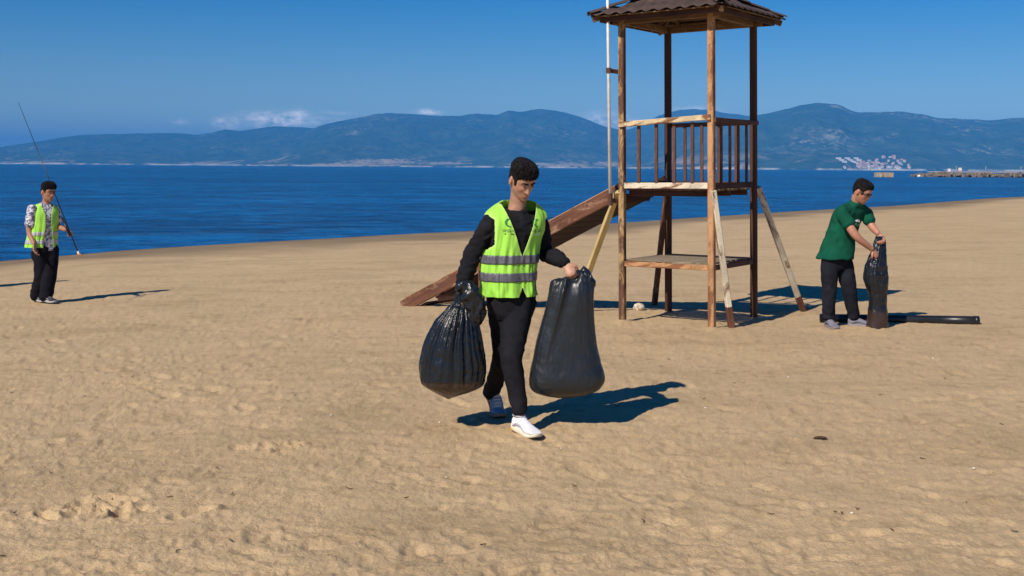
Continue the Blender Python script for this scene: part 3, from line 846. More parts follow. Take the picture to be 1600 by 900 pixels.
# head: rings of (height above the eyes, half width, front, back)
HEAD = np.array([(-.121, .010, .058, -.040), (-.116, .028, .076, -.020), (-.104, .042, .086, .004), (-.088, .053, .088, .030), (-.066, .061, .0875, .058), (-.040, .067, .088, .080), (-.015, .0715, .089, .094),
                 (.012, .0745, .0925, .101), (.045, .0755, .0915, .103), (.072, .070, .083, .097), (.094, .057, .066, .080), (.108, .038, .045, .057), (.1155, .014, .018, .024)])
def head_fn(z, th):
    """surface of the bare head in its own frame (x = left, y = forward, z = up)"""
    w = np.interp(z, HEAD[:, 0], HEAD[:, 1]); f = np.interp(z, HEAD[:, 0], HEAD[:, 2]); b = np.interp(z, HEAD[:, 0], HEAD[:, 3])
    c, s = np.cos(th), np.sin(th)
    x = w * np.sign(s) * np.abs(s) ** .92; y = np.where(c > 0, f, b) * np.sign(c) * np.abs(c) ** .88
    return x, y
def head_mesh(M, jaw=1.0, nose=1.0):
    zs = np.concatenate([np.linspace(-.121, -.1, 6), np.linspace(-.096, .06, 58), np.linspace(.066, .1155, 16)]); th = np.linspace(-np.pi, np.pi, 112, endpoint=False)
    k = np.hanning(7); k /= k.sum()
    Z, T = np.meshgrid(zs, th, indexing='ij'); X, Y = head_fn(Z, T)
    sm = lambda q: np.apply_along_axis(lambda v: np.convolve(np.pad(v, 3, 'edge'), k, 'valid'), 0, q)
    X, Y = sm(X), sm(Y)
    fr = np.clip(np.cos(T) * 1.6, 0, 1)
    g = lambda cx, cz, sx, sz: np.exp(-((X - cx) / sx) ** 2 - ((Z - cz) / sz) ** 2) * fr
    dY = 0
    for sx in (-1, 1):
        dY = dY - .0120 * g(sx * .031, .001, .0165, .0115) + .0035 * g(sx * .030, .020, .018, .007) + .0040 * g(sx * .045, -.026, .018, .016) - .004 * g(sx * .036, -.055, .014, .018)
        dY = dY + .0045 * g(sx * .031, .001, .0095, .0062) + .006 * g(sx * .0115, -.041, .0065, .007)
    zz = np.clip((.008 - Z) / .052, 0, 1)
    ridge = np.where((Z < .012) & (Z > -.052), (.006 + .0185 * zz ** 1.2) * np.clip((Z + .052) / .008, 0, 1), 0) * nose
    dY = dY + ridge * np.exp(-(X / (.0085 + .005 * zz)) ** 2) * fr
    dY = dY + .0062 * g(0, -.0655, .022, .0055) + .0060 * g(0, -.0775, .018, .0055) - .0030 * g(0, -.0712, .022, .0022) - .003 * g(0, -.0870, .020, .005) + .0060 * g(0, -.104, .020, .010)
    Y = Y + dY
    P = np.stack([X * jaw, Y, Z], -1)
    Wp = P @ np.array(M)[:3, :3].T + np.array(M)[:3, 3]
    return closed_rings(Wp[:, ::-1])
def head_matrix(c, yaw, pitch, roll=0.0, scale=1.0):
    f = np.array([math.sin(yaw) * math.cos(pitch), -math.cos(yaw) * math.cos(pitch), -math.sin(pitch)])
    l = np.array([math.cos(yaw), math.sin(yaw), 0]); l = unit(l + np.array([0, 0, math.sin(roll)])); l = unit(l - f * l.dot(f)); u = np.cross(f, l)
    M = np.eye(4); M[:3, 0], M[:3, 1], M[:3, 2] = l * scale, f * scale, u * scale; M[:3, 3] = c
    return M
def hx(M, p): return (np.asarray(M) @ np.array([*p, 1.0]))[:3]

def hand_parts(w, d, n, left, curl=(.9, 1.2, .8), spread=.004, thumb=.8, size=1.0):
    """palm, four unequal fingers and a thumb; d = along the hand, n = the way the palm faces"""
    w = np.asarray(w, float); d = unit(d); n = unit(np.asarray(n, float) - d * np.dot(n, d)); s = np.cross(d, n) * (1 if left else -1)   # s points to the thumb side
    z = size; out = []
    out.append(limb([w - d * .02 * z, w + d * .02 * z, w + d * .055 * z, w + d * .085 * z], np.array([.026, .031, .038, .036]) * z, 12, 16, flat=n, flat_k=.42))
    for k, ln, r in ((.030, .92, .0090), (.0105, 1.02, .0092), (-.0105, .95, .0088), (-.030, .76, .0078)):
        b = w + d * (.082 - abs(k) * .22) * z + s * k * z; P = [b - d * .02 * z, b]; a = 0.0
        for c, seg in zip(curl, (.044, .028, .022)):
            a += c; dirv = d * math.cos(a) + n * math.sin(a) + s * spread * (k / .03) * 3
            P.append(P[-1] + dirv * seg * ln * z)
        out.append(limb(P, np.array([r * 1.05, r * 1.05, r, r * .92, r * .78]) * z, 16, 10))
    b = w + d * .026 * z + s * .030 * z
    d1 = unit(s * .75 + d * .75 + n * .35 * thumb); d2 = unit(d * .8 + n * 1.0 * thumb + s * (.2 - .5 * thumb)); d3 = unit(d * .5 + n * 1.0 * thumb - s * .5 * thumb)
    P = [b - s * .016 * z, b + d1 * .012 * z, b + d1 * .036 * z, b + d1 * .036 * z + d2 * .032 * z, b + d1 * .036 * z + d2 * .032 * z + d3 * .024 * z]
    out.append(limb(P, np.array([.015, .0145, .0115, .0105, .0085]) * z, 14, 12))
    return out

def skin_material(name, base, lip, rough=.48):
    t = NT(name)
    c = t.attr('Col'); n1 = t.tex(38, 3, .6); n2 = t.tex(240, 2, .5)
    c = t.mix(.35, c, t.ramp(n1.outputs['Fac'], [(.35, (.80, .72, .70)), (.65, (1.1, 1.06, 1.05))]), 'MULTIPLY')
    t.color(c); t.set(Roughness=rough, Specular_IOR_Level=.4, Subsurface_Weight=.12, Subsurface_Scale=.012)
    try: t.b.inputs['Subsurface Radius'].default_value = (1.0, .35, .2)
    except Exception: pass
    t.bump(n2.outputs['Fac'], .25, .0008)
    return t.m

def paint_skin(o, M, base, lip, hair=None, stubble=0.0, blush=.25):
    c = coords(o).astype(float); Mi = np.linalg.inv(np.asarray(M)); q = c @ Mi[:3, :3].T + Mi[:3, 3]
    rgb = np.tile(np.array(base, float), (len(c), 1))
    X, Y, Z = q.T; inh = (np.abs(X) < .11) & (np.abs(Y) < .14) & (Z > -.135) & (Z < .14)
    g = lambda cx, cz, sx, sz: np.exp(-((np.abs(X) - cx) / sx) ** 2 - ((Z - cz) / sz) ** 2) * inh * (Y > .03)
    def mixc(w, to):
        nonlocal rgb
        w = np.clip(w, 0, 1)[:, None]; rgb = rgb * (1 - w) + np.array(to) * w
    mixc(g(.0, -.0715, .021, .0075) * .85, lip)
    mixc(g(.045, -.03, .02, .018) * blush + g(0, -.04, .014, .012) * blush * 1.2, np.array(base) * (1.12, .72, .66))
    mixc(np.exp(-((np.abs(X) - .078) / .012) ** 2) * inh * (np.abs(Y + .005) < .03) * blush, np.array(base) * (1.1, .7, .62))
    if stubble:
        w = np.clip((-.035 - Z) / .02, 0, 1) * inh * (Y > -.01) * np.clip(1 - g(0, -.0715, .024, .009) * 1.5, 0, 1)
        mixc(w * stubble, np.array(base) * .42)
    set_color(o, rgb)

def face_parts(body, M, hair_mat, eye_mat, white_mat, brow_k=1.0, narrow=1.0):
    Mn = np.asarray(M)
    for sx in (-1, 1):
        e = hx(M, (sx * .031, .0820, .0005)); L = Mn[:3, :3]
        v, f = blob(e, [L[:, 0] * .0125, L[:, 1] * .0075, L[:, 2] * .0058 * narrow], 10, 14)
        w_ = mesh_obj('eye', v, f, white_mat, body, True)
        p = hx(M, (sx * .031 + .001, .0872, .0000))
        v, f = blob(p, [L[:, 0] * .0058, L[:, 1] * .0028, L[:, 2] * .0054 * narrow], 8, 12)
        mesh_obj('iris', v, f, eye_mat, body, True)
        pts = [hx(M, (sx * (.012 + .036 * k), .0935 - .0135 * k * k * 1.0, .0165 + .006 * math.sin(k * 2.4))) for k in np.linspace(0, 1, 6)]
        v, f = limb(pts, np.array([.0042, .0050, .0050, .0045, .0036, .0018]) * brow_k, 14, 8)
        mesh_obj('eyebrow', v, f, hair_mat, body, True)

def hair_cap(name, M, mat, parent, line, lift, seed, lumps=.004, locks=2200):
    """cropped hair: a shell over the skull above the hairline; line(th) = lowest height, lift(z, th) = thickness"""
    nz, nt = 46, 132
    th = np.linspace(-np.pi, np.pi, nt, endpoint=False)
    lo = np.array([line(t) for t in th]); s = np.linspace(0, 1, nz)[:, None]
    Z = lo[None, :] * (1 - s) + .1153 * s; T = np.repeat(th[None, :], nz, 0)
    X, Y = head_fn(Z, T)
    P = np.stack([X, Y, Z], -1); cen = np.array([0, 0, .02]); d = P - cen; d /= np.linalg.norm(d, axis=-1, keepdims=True)
    th_k = lift(Z, T) * np.clip(s * 9, .15, 1)
    q = P.reshape(-1, 3)
    nz_ = (perlin3(q * 150 + seed, seed) * .8 + perlin3(q * np.array([75, 75, 30]) + seed, seed + 1)).reshape(Z.shape)
    Po = P + d * (th_k + lumps * nz_ * np.clip(s * 6, .3, 1))[..., None]
    inner = P - d * .004
    L = np.asarray(M)
    W = lambda A: A.reshape(-1, 3) @ L[:3, :3].T + L[:3, 3]
    rows = np.concatenate([inner[::-1], Po], 0)
    V, Fc = closed_rings(W(rows).reshape(2 * nz, nt, 3))
    # short locks lying on the shell break up its outline
    rs = np.random.RandomState(seed); V = [tuple(v) for v in V]; Pw = W(Po).reshape(nz, nt, 3); dw = (d.reshape(-1, 3) @ L[:3, :3].T).reshape(nz, nt, 3)
    for _ in range(locks):
        i, j = rs.randint(2, nz - 1), rs.randint(0, nt)
        if th_k[i, j] < .006 and rs.rand() < .6: continue
        p, o_ = Pw[i, j], unit(dw[i, j]); tng = unit(Pw[max(0, i - 3), (j + rs.randint(-2, 3)) % nt] - p + rs.normal(0, .002, 3)); b_ = np.cross(o_, tng)
        ln = rs.uniform(.5, 1.1) * min(.026, th_k[i, j] * 1.3 + .004); r = rs.uniform(.0016, .0030)
        k = len(V); e = p + tng * ln + o_ * ln * rs.uniform(.0, .22)
        V += [tuple(p + b_ * r - o_ * .001), tuple(p - b_ * r - o_ * .001), tuple(p + o_ * r * 1.2 - tng * r), tuple(e)]
        Fc += [(k, k + 1, k + 3), (k + 1, k + 2, k + 3), (k + 2, k, k + 3)]
    o = mesh_obj(name, V, Fc, mat, parent, False)
    return o

def cloth(name, rgb, rough=.9, weave=900, spec=.15, var=.18, sheen=.0):
    t = NT(name); a = t.tex(9, 4, .6); b = t.tex(weave, 2, .5)
    c = t.ramp(a.outputs['Fac'], [(.3, tuple(v * (1 - var) for v in rgb)), (.7, tuple(v * (1 + var) for v in rgb))])
    t.color(c); t.set(Roughness=rough, Specular_IOR_Level=spec)
    if sheen: t.set(Sheen_Weight=sheen)
    t.bump(b.outputs['Fac'], .3, .0008)
    return t.m

def shoe(parent, heel, toe_dir, pitch, upper, sole, accent, lace, size=1.0, zref=None):
    """running shoe: heel = ground point under the heel, pitch lifts the heel about the toe joint"""
    t = unit([toe_dir[0], toe_dir[1], 0]); s = np.array([-t[1], t[0], 0]); L = .285 * size
    st = [  # along, half width, top height, bottom height
        (-.005, .020, .070, .012), (.012, .033, .088, .004), (.05, .038, .100, .0), (.09, .038, .098, .0), (.13, .040, .082, .0), (.17, .046, .066, .0), (.21, .049, .054, .002), (.245, .044, .045, .006), (.272, .030, .036, .014), (.283, .012, .028, .020)]
    A = catmull(np.array(st), 34)
    cp, sp = math.cos(pitch), math.sin(pitch); piv = .20
    def place(x, y, z):
        # rotate the part behind the ball of the foot up by pitch
        k = np.clip((piv - x) / .05, 0, 1); xr = (x - piv) * cp + z * sp; zr = -(x - piv) * sp + z * cp
        xx = (x - piv) * (1 - k) + xr * k; zz = z * (1 - k) + zr * k
        return np.asarray(heel) + (xx[..., None] + piv) * size * t + y[..., None] * size * s + zz[..., None] * size * np.array([0, 0, 1.0])
    th = np.linspace(0, 2 * np.pi, 28, endpoint=False)
    def rings(z0f, z1f, wid, p):
        Rg = []
        for x, w, top, bot in A:
            zb, zt = z0f(x, top, bot), z1f(x, top, bot); zc, h = (zb + zt) / 2, max(.001, (zt - zb) / 2)
            c, n = np.cos(th), np.sin(th)
            y = wid(w) * np.sign(c) * np.abs(c) ** (2 / p); z = zc + h * np.sign(n) * np.abs(n) ** (2 / p)
            # the upper narrows towards its top
            y = y * (1 - .28 * np.clip((z - .03) / .07, 0, 1))
            Rg.append(place(np.full_like(y, x), y, z))
        return closed_rings(np.array(Rg))
    v, f = rings(lambda x, t_, b: b + .018, lambda x, t_, b: t_, lambda w: w, 2.5)
    root = mesh_obj('shoe', v, f, upper, parent, True)
    v, f = rings(lambda x, t_, b: b - .002, lambda x, t_, b: b + .030 - .012 * np.clip((x - .12) / .16, 0, 1), lambda w: w + .004, 4.5)
    mesh_obj('sole', v, f, sole, root, True)
    for k in range(4):
        x = .105 + .022 * k; top = np.interp(x, A[:, 0], A[:, 2])
        pts = [place(np.array(x), np.array(y), np.array(top - .004 - 8 * y * y + .003)) for y in np.linspace(-.022, .022, 5)]
        v, f = limb(pts, [.0035] * 5, 10, 7); mesh_obj('lace', v, f, lace, root, True)
    for sg in (-1, 1):
        pts = [place(np.array(x), np.array(sg * (y)), np.array(z)) for x, y, z in ((.03, .036, .030), (.075, .0385, .052), (.13, .0385, .050), (.19, .0445, .030))]
        v, f = limb(pts, [.004, .007, .006, .003], 14, 8); mesh_obj('side_stripe', v, f, accent, root, True)
    v, f = limb([place(np.array(x), np.array(y), np.array(z)) for x, y, z in ((.005, 0, .080), (.03, .032, .098), (.075, .026, .099), (.10, 0, .094), (.075, -.026, .099), (.03, -.032, .098), (.005, 0, .080))], [.007] * 7, 40, 8)
    mesh_obj('collar', v, f, accent, root, True)
    return root
# ================================================================== PERSON WALKING WITH TWO SACKS
M_HAIR = (lambda t: (t.color(t.ramp(t.tex(90, 3, .6, mapping=(1, 1, .25)).outputs['Fac'], [(.3, (.004, .0035, .004)), (.7, (.014, .012, .012))])), t.set(Roughness=.75, Specular_IOR_Level=.18), t.m)[-1])(NT('black_hair'))
M_EYE = NT('dark_eye').set(Base_Color=(.012, .008, .006), Roughness=.15).m
M_EYEW = NT('eye_white').set(Base_Color=(.20, .15, .13), Roughness=.4).m
M_BLACK = cloth('black_knit', (.0125, .0125, .0155), .95, 700, .12, .3)
M_TROUS = cloth('black_trousers', (.0115, .0115, .0145), .9, 600, .15, .3)
VEST_G = (.44, .88, .110)
def vest_mat(name, rgb, trim):
    t = NT(name); c = t.attr('Col'); a = t.tex(5, 4, .6); b = t.tex(500, 2, .5)
    c = t.mix(.3, c, t.ramp(a.outputs['Fac'], [(.3, (.82, .85, .8)), (.7, (1.05, 1.05, 1.0))]), 'MULTIPLY')
    t.color(c); t.set(Roughness=.7, Specular_IOR_Level=.25)
    # thin polyester lets some light through
    tr = t.new('ShaderNodeBsdfTranslucent'); mx = t.new('ShaderNodeMixShader'); mx.inputs[0].default_value = .18
    t.link(c, tr.inputs['Color']); out = [n for n in t.n if n.type == 'OUTPUT_MATERIAL'][0]
    t.link(t.b.outputs[0], mx.inputs[1]); t.link(tr.outputs[0], mx.inputs[2]); t.link(mx.outputs[0], out.inputs['Surface'])
    t.bump(b.outputs['Fac'], .2, .0006)
    return t.m
M_VEST = vest_mat('fluorescent_vest', VEST_G, (.75, .95, .35))
def tape_mat():
    t = NT('reflective_tape'); a = t.tex(40, 3, .6)
    t.color(t.ramp(a.outputs['Fac'], [(.3, (.10, .10, .115)), (.7, (.17, .17, .19))])); t.set(Roughness=.45, Metallic=.25)
    return t.m
M_TAPE = tape_mat()
M_INK_G = NT('green_print').set(Base_Color=(.015, .22, .045), Roughness=.7).m
M_INK_D = NT('dark_print').set(Base_Color=(.02, .06, .035), Roughness=.7).m
M_INK_W = NT('white_print').set(Base_Color=(.75, .78, .76), Roughness=.7).m

def local(root, D0):
    """pixel at a depth offset -> point in the person's own frame"""
    o = np.array(root.location)
    return lambda px, py, dy=0.0: np.array(at(px, py, D0 + dy)) - o

def vest(name, L, root, mat, z_of, armholes, gap, hem_lo, t1, folds, seed, trim=(.62, .93, .24)):
    """open sleeveless vest: a shell round the trunk loft L with armholes and a front opening"""
    nt, nh = 420, 300
    th = np.linspace(-np.pi, np.pi, nt, endpoint=False); t = np.linspace(hem_lo, t1, nh)
    T, TH = np.meshgrid(t, th, indexing='ij')
    q = np.stack([np.cos(TH) * 1.6, np.sin(TH) * 1.6, T * 2.2], -1).reshape(-1, 3)
    fold = (perlin3(q * np.array([2.6, 2.6, 1.1]) + seed, seed) + .5 * perlin3(q * np.array([5, 5, 3]) + seed, seed + 1)).reshape(T.shape)
    P = L.at(T, TH, 0.0)
    low = np.clip((.60 - T) / .5, 0, 1)
    P = L.at(T, TH, folds * fold * (.35 + low))
    rel = P - L.at(T * 0 + .5, TH * 0)                       # not used for cutting, only shape
    edge = np.minimum(armholes(T, TH, P), gap(T, TH, P))     # >0 keeps, small = near an edge
    keep_v = edge > 0
    f = grid_faces(nt, nh, wrap=True)
    kf = keep_v.reshape(-1)[f].all(1)
    f = f[kf]
    used = np.unique(f); remap = np.full(nt * nh, -1); remap[used] = np.arange(len(used))
    V = P.reshape(-1, 3)[used]; e = edge.reshape(-1)[used]
    o = np_mesh(name, V, remap[f][:, ::-1], mat, root)
    w = np.exp(-(e / .012) ** 2)[:, None]
    set_color(o, np.array(VEST_G) * (1 - w) + np.array(trim) * w)
    md = o.modifiers.new('thickness', 'SOLIDIFY'); md.thickness = .003; md.offset = 1
    return o
def band(name, L, root, t0, t1, mat, off, gap, arm, seed, folds, n=230):
    """a strip of tape sewn round the vest"""
    th = np.linspace(-np.pi, np.pi, n, endpoint=False); t = np.linspace(t0, t1, 7)
    T, TH = np.meshgrid(t, th, indexing='ij')
    q = np.stack([np.cos(TH) * 1.6, np.sin(TH) * 1.6, T * 2.2], -1).reshape(-1, 3)
    fold = (perlin3(q * np.array([2.6, 2.6, 1.1]) + seed, seed) + .5 * perlin3(q * np.array([5, 5, 3]) + seed, seed + 1)).reshape(T.shape)
    low = np.clip((.60 - T) / .5, 0, 1)
    P = L.at(T, TH, off + folds * fold * (.35 + low)); keep = np.minimum(gap(T, TH, P), arm(T, TH, P)) > 0
    f = grid_faces(n, 7, wrap=True); f = f[keep.reshape(-1)[f].all(1)]
    o = np_mesh(name, P.reshape(-1, 3), f[:, ::-1], mat, root)
    bm = bmesh.new(); bm.from_mesh(o.data); bmesh.ops.delete(bm, geom=[v for v in bm.verts if not v.link_faces], context='VERTS'); bm.to_mesh(o.data); bm.free()
    md = o.modifiers.new('thickness', 'SOLIDIFY'); md.thickness = .0015; md.offset = 1
    return o

from mathutils.bvhtree import BVHTree
def stick_on(name, V2, Fc, center, xdir, ydir, cast, target, mat, parent, lift=.0045):
    """lay a flat print (2-D outline) onto a cloth surface by casting it along `cast`"""
    c = coords(target).astype(float); polys = [tuple(p.vertices) for p in target.data.polygons]
    bvh = BVHTree.FromPolygons([tuple(v) for v in c], polys)
    out = []; d = Vector(unit(cast)); last = None
    for x, y in V2:
        p = Vector(np.asarray(center) + np.asarray(xdir) * x + np.asarray(ydir) * y) - d * .4
        h = bvh.ray_cast(p, d)
        if h[0] is None: out.append(None)
        else: out.append(h[0] - d * lift)
    good = [o for o in out if o is not None]
    if not good: return None
    for i, o in enumerate(out):
        if o is None:
            x, y = V2[i]; p = Vector(np.asarray(center) + np.asarray(xdir) * x + np.asarray(ydir) * y)
            out[i] = min(good, key=lambda g: (g - p).length)
    return mesh_obj(name, out, Fc, mat, parent)
def text_outline(body, size):
    cu = bpy.data.curves.new('print', 'FONT'); cu.body = body; cu.size = size; cu.align_x = 'CENTER'; cu.resolution_u = 2
    o = bpy.data.objects.new('print', cu); col.objects.link(o)
    me = bpy.data.meshes.new_from_object(o.evaluated_get(bpy.context.evaluated_depsgraph_get()))
    V = [(v.co.x, v.co.y) for v in me.vertices]; Fc = [tuple(p.vertices) for p in me.polygons]
    bpy.data.objects.remove(o); bpy.data.meshes.remove(me)
    return V, Fc
def crescent(r, open_deg=52, n=26):
    V = []
    a0 = R(open_deg)
    for i in range(n + 1):
        a = a0 + (2 * math.pi - 2 * a0) * i / n
        V.append((r * math.cos(a), r * math.sin(a)))
    for i in range(n + 1):
        k = i / n; a = a0 + (2 * math.pi - 2 * a0) * k
        th = r * .40 * math.sin(math.pi * k) ** .8
        V.append(((r - th) * math.cos(a) + th * .15, (r - th) * math.sin(a)))
    return V, [(i, i + 1, n + 2 + i, n + 1 + i) for i in range(n)]

def person_walking():
    D0 = 7.45
    g = px_ground(795, 660)
    root = empty('person', (0.0, D0, 0.0))
    tag(root, 'person in bright green safety vest over black clothes walking with a sack in each hand', 'person')
    P = local(root, D0)
    yaw = R(22); fw = np.array([math.sin(yaw), -math.cos(yaw), 0]); lf = np.array([math.cos(yaw), math.sin(yaw), 0]); up = np.array([0, 0, 1.0])
    skin, lip = (.46, .250, .165), (.42, .17, .13)
    M_SKIN = skin_material('skin', skin, lip)
    # joints
    rs, re_, rw = P(770, 346, -.070), P(741, 394, -.045), P(721, 449, -.115)
    ls, le, lw = P(842, 347, .070), P(853, 394, .125), P(884, 410, -.075)
    lh, lk, la = P(815, 452, .03), P(802, 556, -.165), P(815, 650, -.205)
    rh, rk, ra = P(785, 452, -.03), P(789, 552, .06), P(769, 622, .335)
    hc = P(816, 280.5, -.045)
    HM = head_matrix(hc, R(31), R(30), R(3), 1.04)
    HM[:3, 0] *= .95
    nk0, nk1 = P(807, 334, .015), P(811, 305, -.005)
    # --- continuous body
    tr = Loft([(P(802, 470), .150, .10, .10), (P(801, 430), .140, .095, .095), (P(803, 385), .152, .10, .10), (P(806, 356), .155, .085, .085), (P(807, 343), .120, .060, .066), (P(808, 333), .070, .046, .052), (P(809, 322), .054, .048, .050)], lf, fw)
    hd = unit(np.array([-.02, -.10, -1.0]))
    r_hand = hand_parts(rw + hd * .012, hd, np.array([.95, -.15, .1]), False, (1.05, 1.35, .9), thumb=1.0, size=1.02)
    ld = unit(np.array([.32, -.35, -.55]))
    l_hand = hand_parts(lw + ld * .012, ld, np.array([.25, .6, -.55]), True, (.95, 1.25, .8), thumb=1.0, size=.92)
    parts = [tr.mesh(), limb([rs, re_, rw], [.047, .040, .026]), limb([ls, le, lw], [.047, .040, .026]), limb([rh, rk, ra], [.08, .052, .034]), limb([lh, lk, la], [.08, .052, .034]),
             limb([nk0, nk1, hx(HM, (0, -.012, -.07))], [.060, .054, .052]), head_mesh(HM)]
    for sx in (-1, 1):
        A = np.asarray(HM)[:3, :3]
        parts.append(blob(hx(HM, (sx * .081, -.008, -.010)), [A[:, 0] * .008 + A[:, 1] * -.004 * 1, A[:, 1] * .017, A[:, 2] * .031]))
    body = fuse('body', parts + r_hand + l_hand, .0045, M_SKIN, root, 2, .4)
    paint_skin(body, HM, skin, lip, stubble=.30)
    face_parts(body, HM, M_HAIR, M_EYE, M_EYEW, 1.25, .5)
    # --- hair: full on top with a blunt fringe, clipped sides
    def line(t):
        a = abs(t)
        if a < .75: return .044 + .004 * math.sin(t * 23)
        if a < 1.12: return .044 - (a - .75) / .37 * .022
        if a < 1.34: return -.022
        if a < 1.75: return .010
        return .010 - min(1, (a - 1.75) / .6) * .075
    lift = lambda Z, T: .0035 + .0125 * np.clip((Z - .040) / .055, 0, 1) ** 1.2 + .006 * np.clip(np.cos(T) * 1.3, 0, 1) * np.clip((Z - .036) / .02, 0, 1)
    hair_cap('hair', HM, M_HAIR, root, line, lift, 3, .0015, 1500)
    # --- black sweatshirt
    sw = Loft([(P(800, 468), .158, .122, .118), (P(799, 440), .158, .122, .118), (P(800, 405), .160, .120, .112), (P(803, 370), .172, .122, .112), (P(806, 352), .184, .112, .108), (P(807, 339), .158, .088, .092), (P(808, 332), .088, .064, .070), (P(809, 328), .070, .060, .064)], lf, fw)
    arm_r = limb([rs + [.05, 0, .025], rs, rs * .5 + re_ * .5, re_, re_ * .45 + rw * .55, rw + (re_ - rw) * .10], [.050, .060, .060, .057, .053, .040], 34, 22)
    arm_l = limb([ls - [.05, 0, -.025], ls, ls * .5 + le * .5, le, le * .45 + lw * .55, lw + (le - lw) * .10], [.050, .058, .057, .056, .050, .039], 34, 22)
    shirt = fuse('sweatshirt', [sw.mesh(), arm_r, arm_l], .0075, M_BLACK, root, 3, .5)
    wrinkle(shirt, .013, 12, 21, (1, 1, 1.5)); wrinkle(shirt, .006, 24, 22, (1, 1, 1.4))
    for w_, e_, nm in ((rw, re_, 0), (lw, le, 1)):
        d = unit(w_ - e_); v, f = limb([w_ - d * .045, w_ - d * .02, w_ + d * .008], [.040, .0375, .0345], 10, 20); mesh_obj('cuff', v, f, M_BLACK, shirt, True)
    # ribbed neckline
    ring = [P(808, 330, 0) + lf * .070 * math.sin(a) + fw * .064 * math.cos(a) + up * (-.030 * math.cos(a) - .002) for a in np.linspace(0, 2 * np.pi, 17)]
    v, f = limb(ring, [.0085] * 17, 60, 8); mesh_obj('neckband', v, f, M_BLACK, shirt, True)
    # --- trousers
    pel = Loft([(P(801, 497), .125, .105, .11), (P(801, 480), .160, .122, .128), (P(801, 455), .160, .118, .122), (P(800, 430), .150, .11, .11)], lf, fw, n=24)
    lg_l = limb([lh + [0, 0, .03], lh * .6 + lk * .4, lk, lk * .5 + la * .5, la + [0, 0, .035]], [.102, .092, .073, .060, .050], 40, 24)
    lg_r = limb([rh + [0, 0, .03], rh * .6 + rk * .4, rk, rk * .5 + ra * .5, ra + [.0, -.01, .03]], [.102, .092, .073, .060, .051], 40, 24)
    tro = fuse('trousers', [pel.mesh(), lg_l, lg_r], .0075, M_TROUS, root, 4, .5)
    wrinkle(tro, .012, 9, 33, (1, 1, 1.2), mask=lambda c: .45 + .9 * np.exp(-((c[:, 2] - .10) / .12) ** 2) + .5 * np.exp(-((c[:, 2] - .45) / .12) ** 2) + .5 * np.exp(-((c[:, 2] - .78) / .1) ** 2))
    # --- shoes
    white = cloth('white_mesh_upper', (.78, .78, .80), .7, 320, .3, .1); sole = paint('cream_sole', (.74, .68, .55), .6); amber = paint('amber_heel', (.72, .40, .07), .6)
    blue = cloth('shaded_mesh_upper', (.26, .36, .46), .7, 320, .3, .12); grey = cloth('grey_trim', (.38, .38, .42), .7, 320); brown = paint('brown_sole', (.36, .20, .13), .7)  # blue upper: shadow on the rear shoe painted into its colour
    td = np.array([math.sin(R(31)), -math.cos(R(31)), 0])
    gz = ground(0, 7.2)
    s1 = shoe(root, np.array([la[0], la[1], gz + .004]) - td * .062 - np.array([0, 0, 0]), td, R(3), white, sole, grey, white, 1.0)
    hl = np.array([la[0], la[1], gz + .022]) - td * .060; v, f = blob(hl + td * .03, [td * .050, np.array([-td[1], td[0], 0]) * .0445, up * .016], 10, 18); mesh_obj('heel_wedge', v, f, amber, s1, True)
    s1['label'] = 'white sneaker with amber heel stepping forward'
    td2 = np.array([math.sin(R(18)), -math.cos(R(18)), 0])
    s2 = shoe(root, np.array([ra[0] + .004, ra[1] + .060, gz + .006]) - td2 * .045, td2, R(34), blue, brown, grey, white, 1.0)
    s2['label'] = 'blue-grey sneaker pushing off with its heel raised'
    # --- safety vest
    VL = Loft([(P(797, 461), .182, .158, .150), (P(796, 440), .184, .150, .142), (P(797, 405), .184, .144, .134), (P(801, 375), .186, .142, .130), (P(806, 350), .206, .136, .126), (P(807, 334), .206, .112, .112), (P(808, 322), .160, .088, .092), (P(809, 312), .092, .082, .082)], lf, fw, n=60, p=2.35)
    zt = lambda T: VL.C[np.clip((T * 59).astype(int), 0, 59), 2]
    sidev = lambda Pq, T: (Pq - VL.at(T, T * 0) ) @ lf
    def arm(T, TH, Pq):
        s = (Pq - np.array(P(806, 345))) @ lf; d = (Pq - np.array(P(806, 345))) @ fw; z = Pq[..., 2]
        q = np.sqrt(((z - 1.235) / .112) ** 2 + ((d - .005) / .105) ** 2)
        e = (q - 1) * .10
        # armhole reaches in from the side; the shoulder piece overhangs
        inner = .176 - np.abs(s)
        e = np.maximum(e, inner)
        return np.where((np.abs(s) > .10), e, .3)
    def gapf(T, TH, Pq):
        s = (Pq - np.array(P(807, 345))) @ lf; d = (Pq - np.array(P(807, 345))) @ fw; z = Pq[..., 2]
        half = np.where(z > 1.085, (z - 1.085) * .36, np.where(z < .885, (.885 - z) * .42, .0))
        e = np.abs(s + .004) - half
        return np.where((d > 0), np.where(half > 0, e, .3), .3)
    ve = vest('safety_vest', VL, root, M_VEST, None, arm, gapf, 0.0, .985, .023, 41)
    ztab = VL.C[:, 2]; tz = lambda z: float(np.interp(z, ztab, np.linspace(0, 1, 60)))
    for z0, z1 in ((1.034, 1.090), (.922, .978)):
        band('reflective_stripe', VL, ve, tz(z0), tz(z1), M_TAPE, .0045, gapf, arm, 41, .023)
    # printed emblem and name on both sides of the chest
    cast = unit(-fw + np.array([0, 0, 0]))
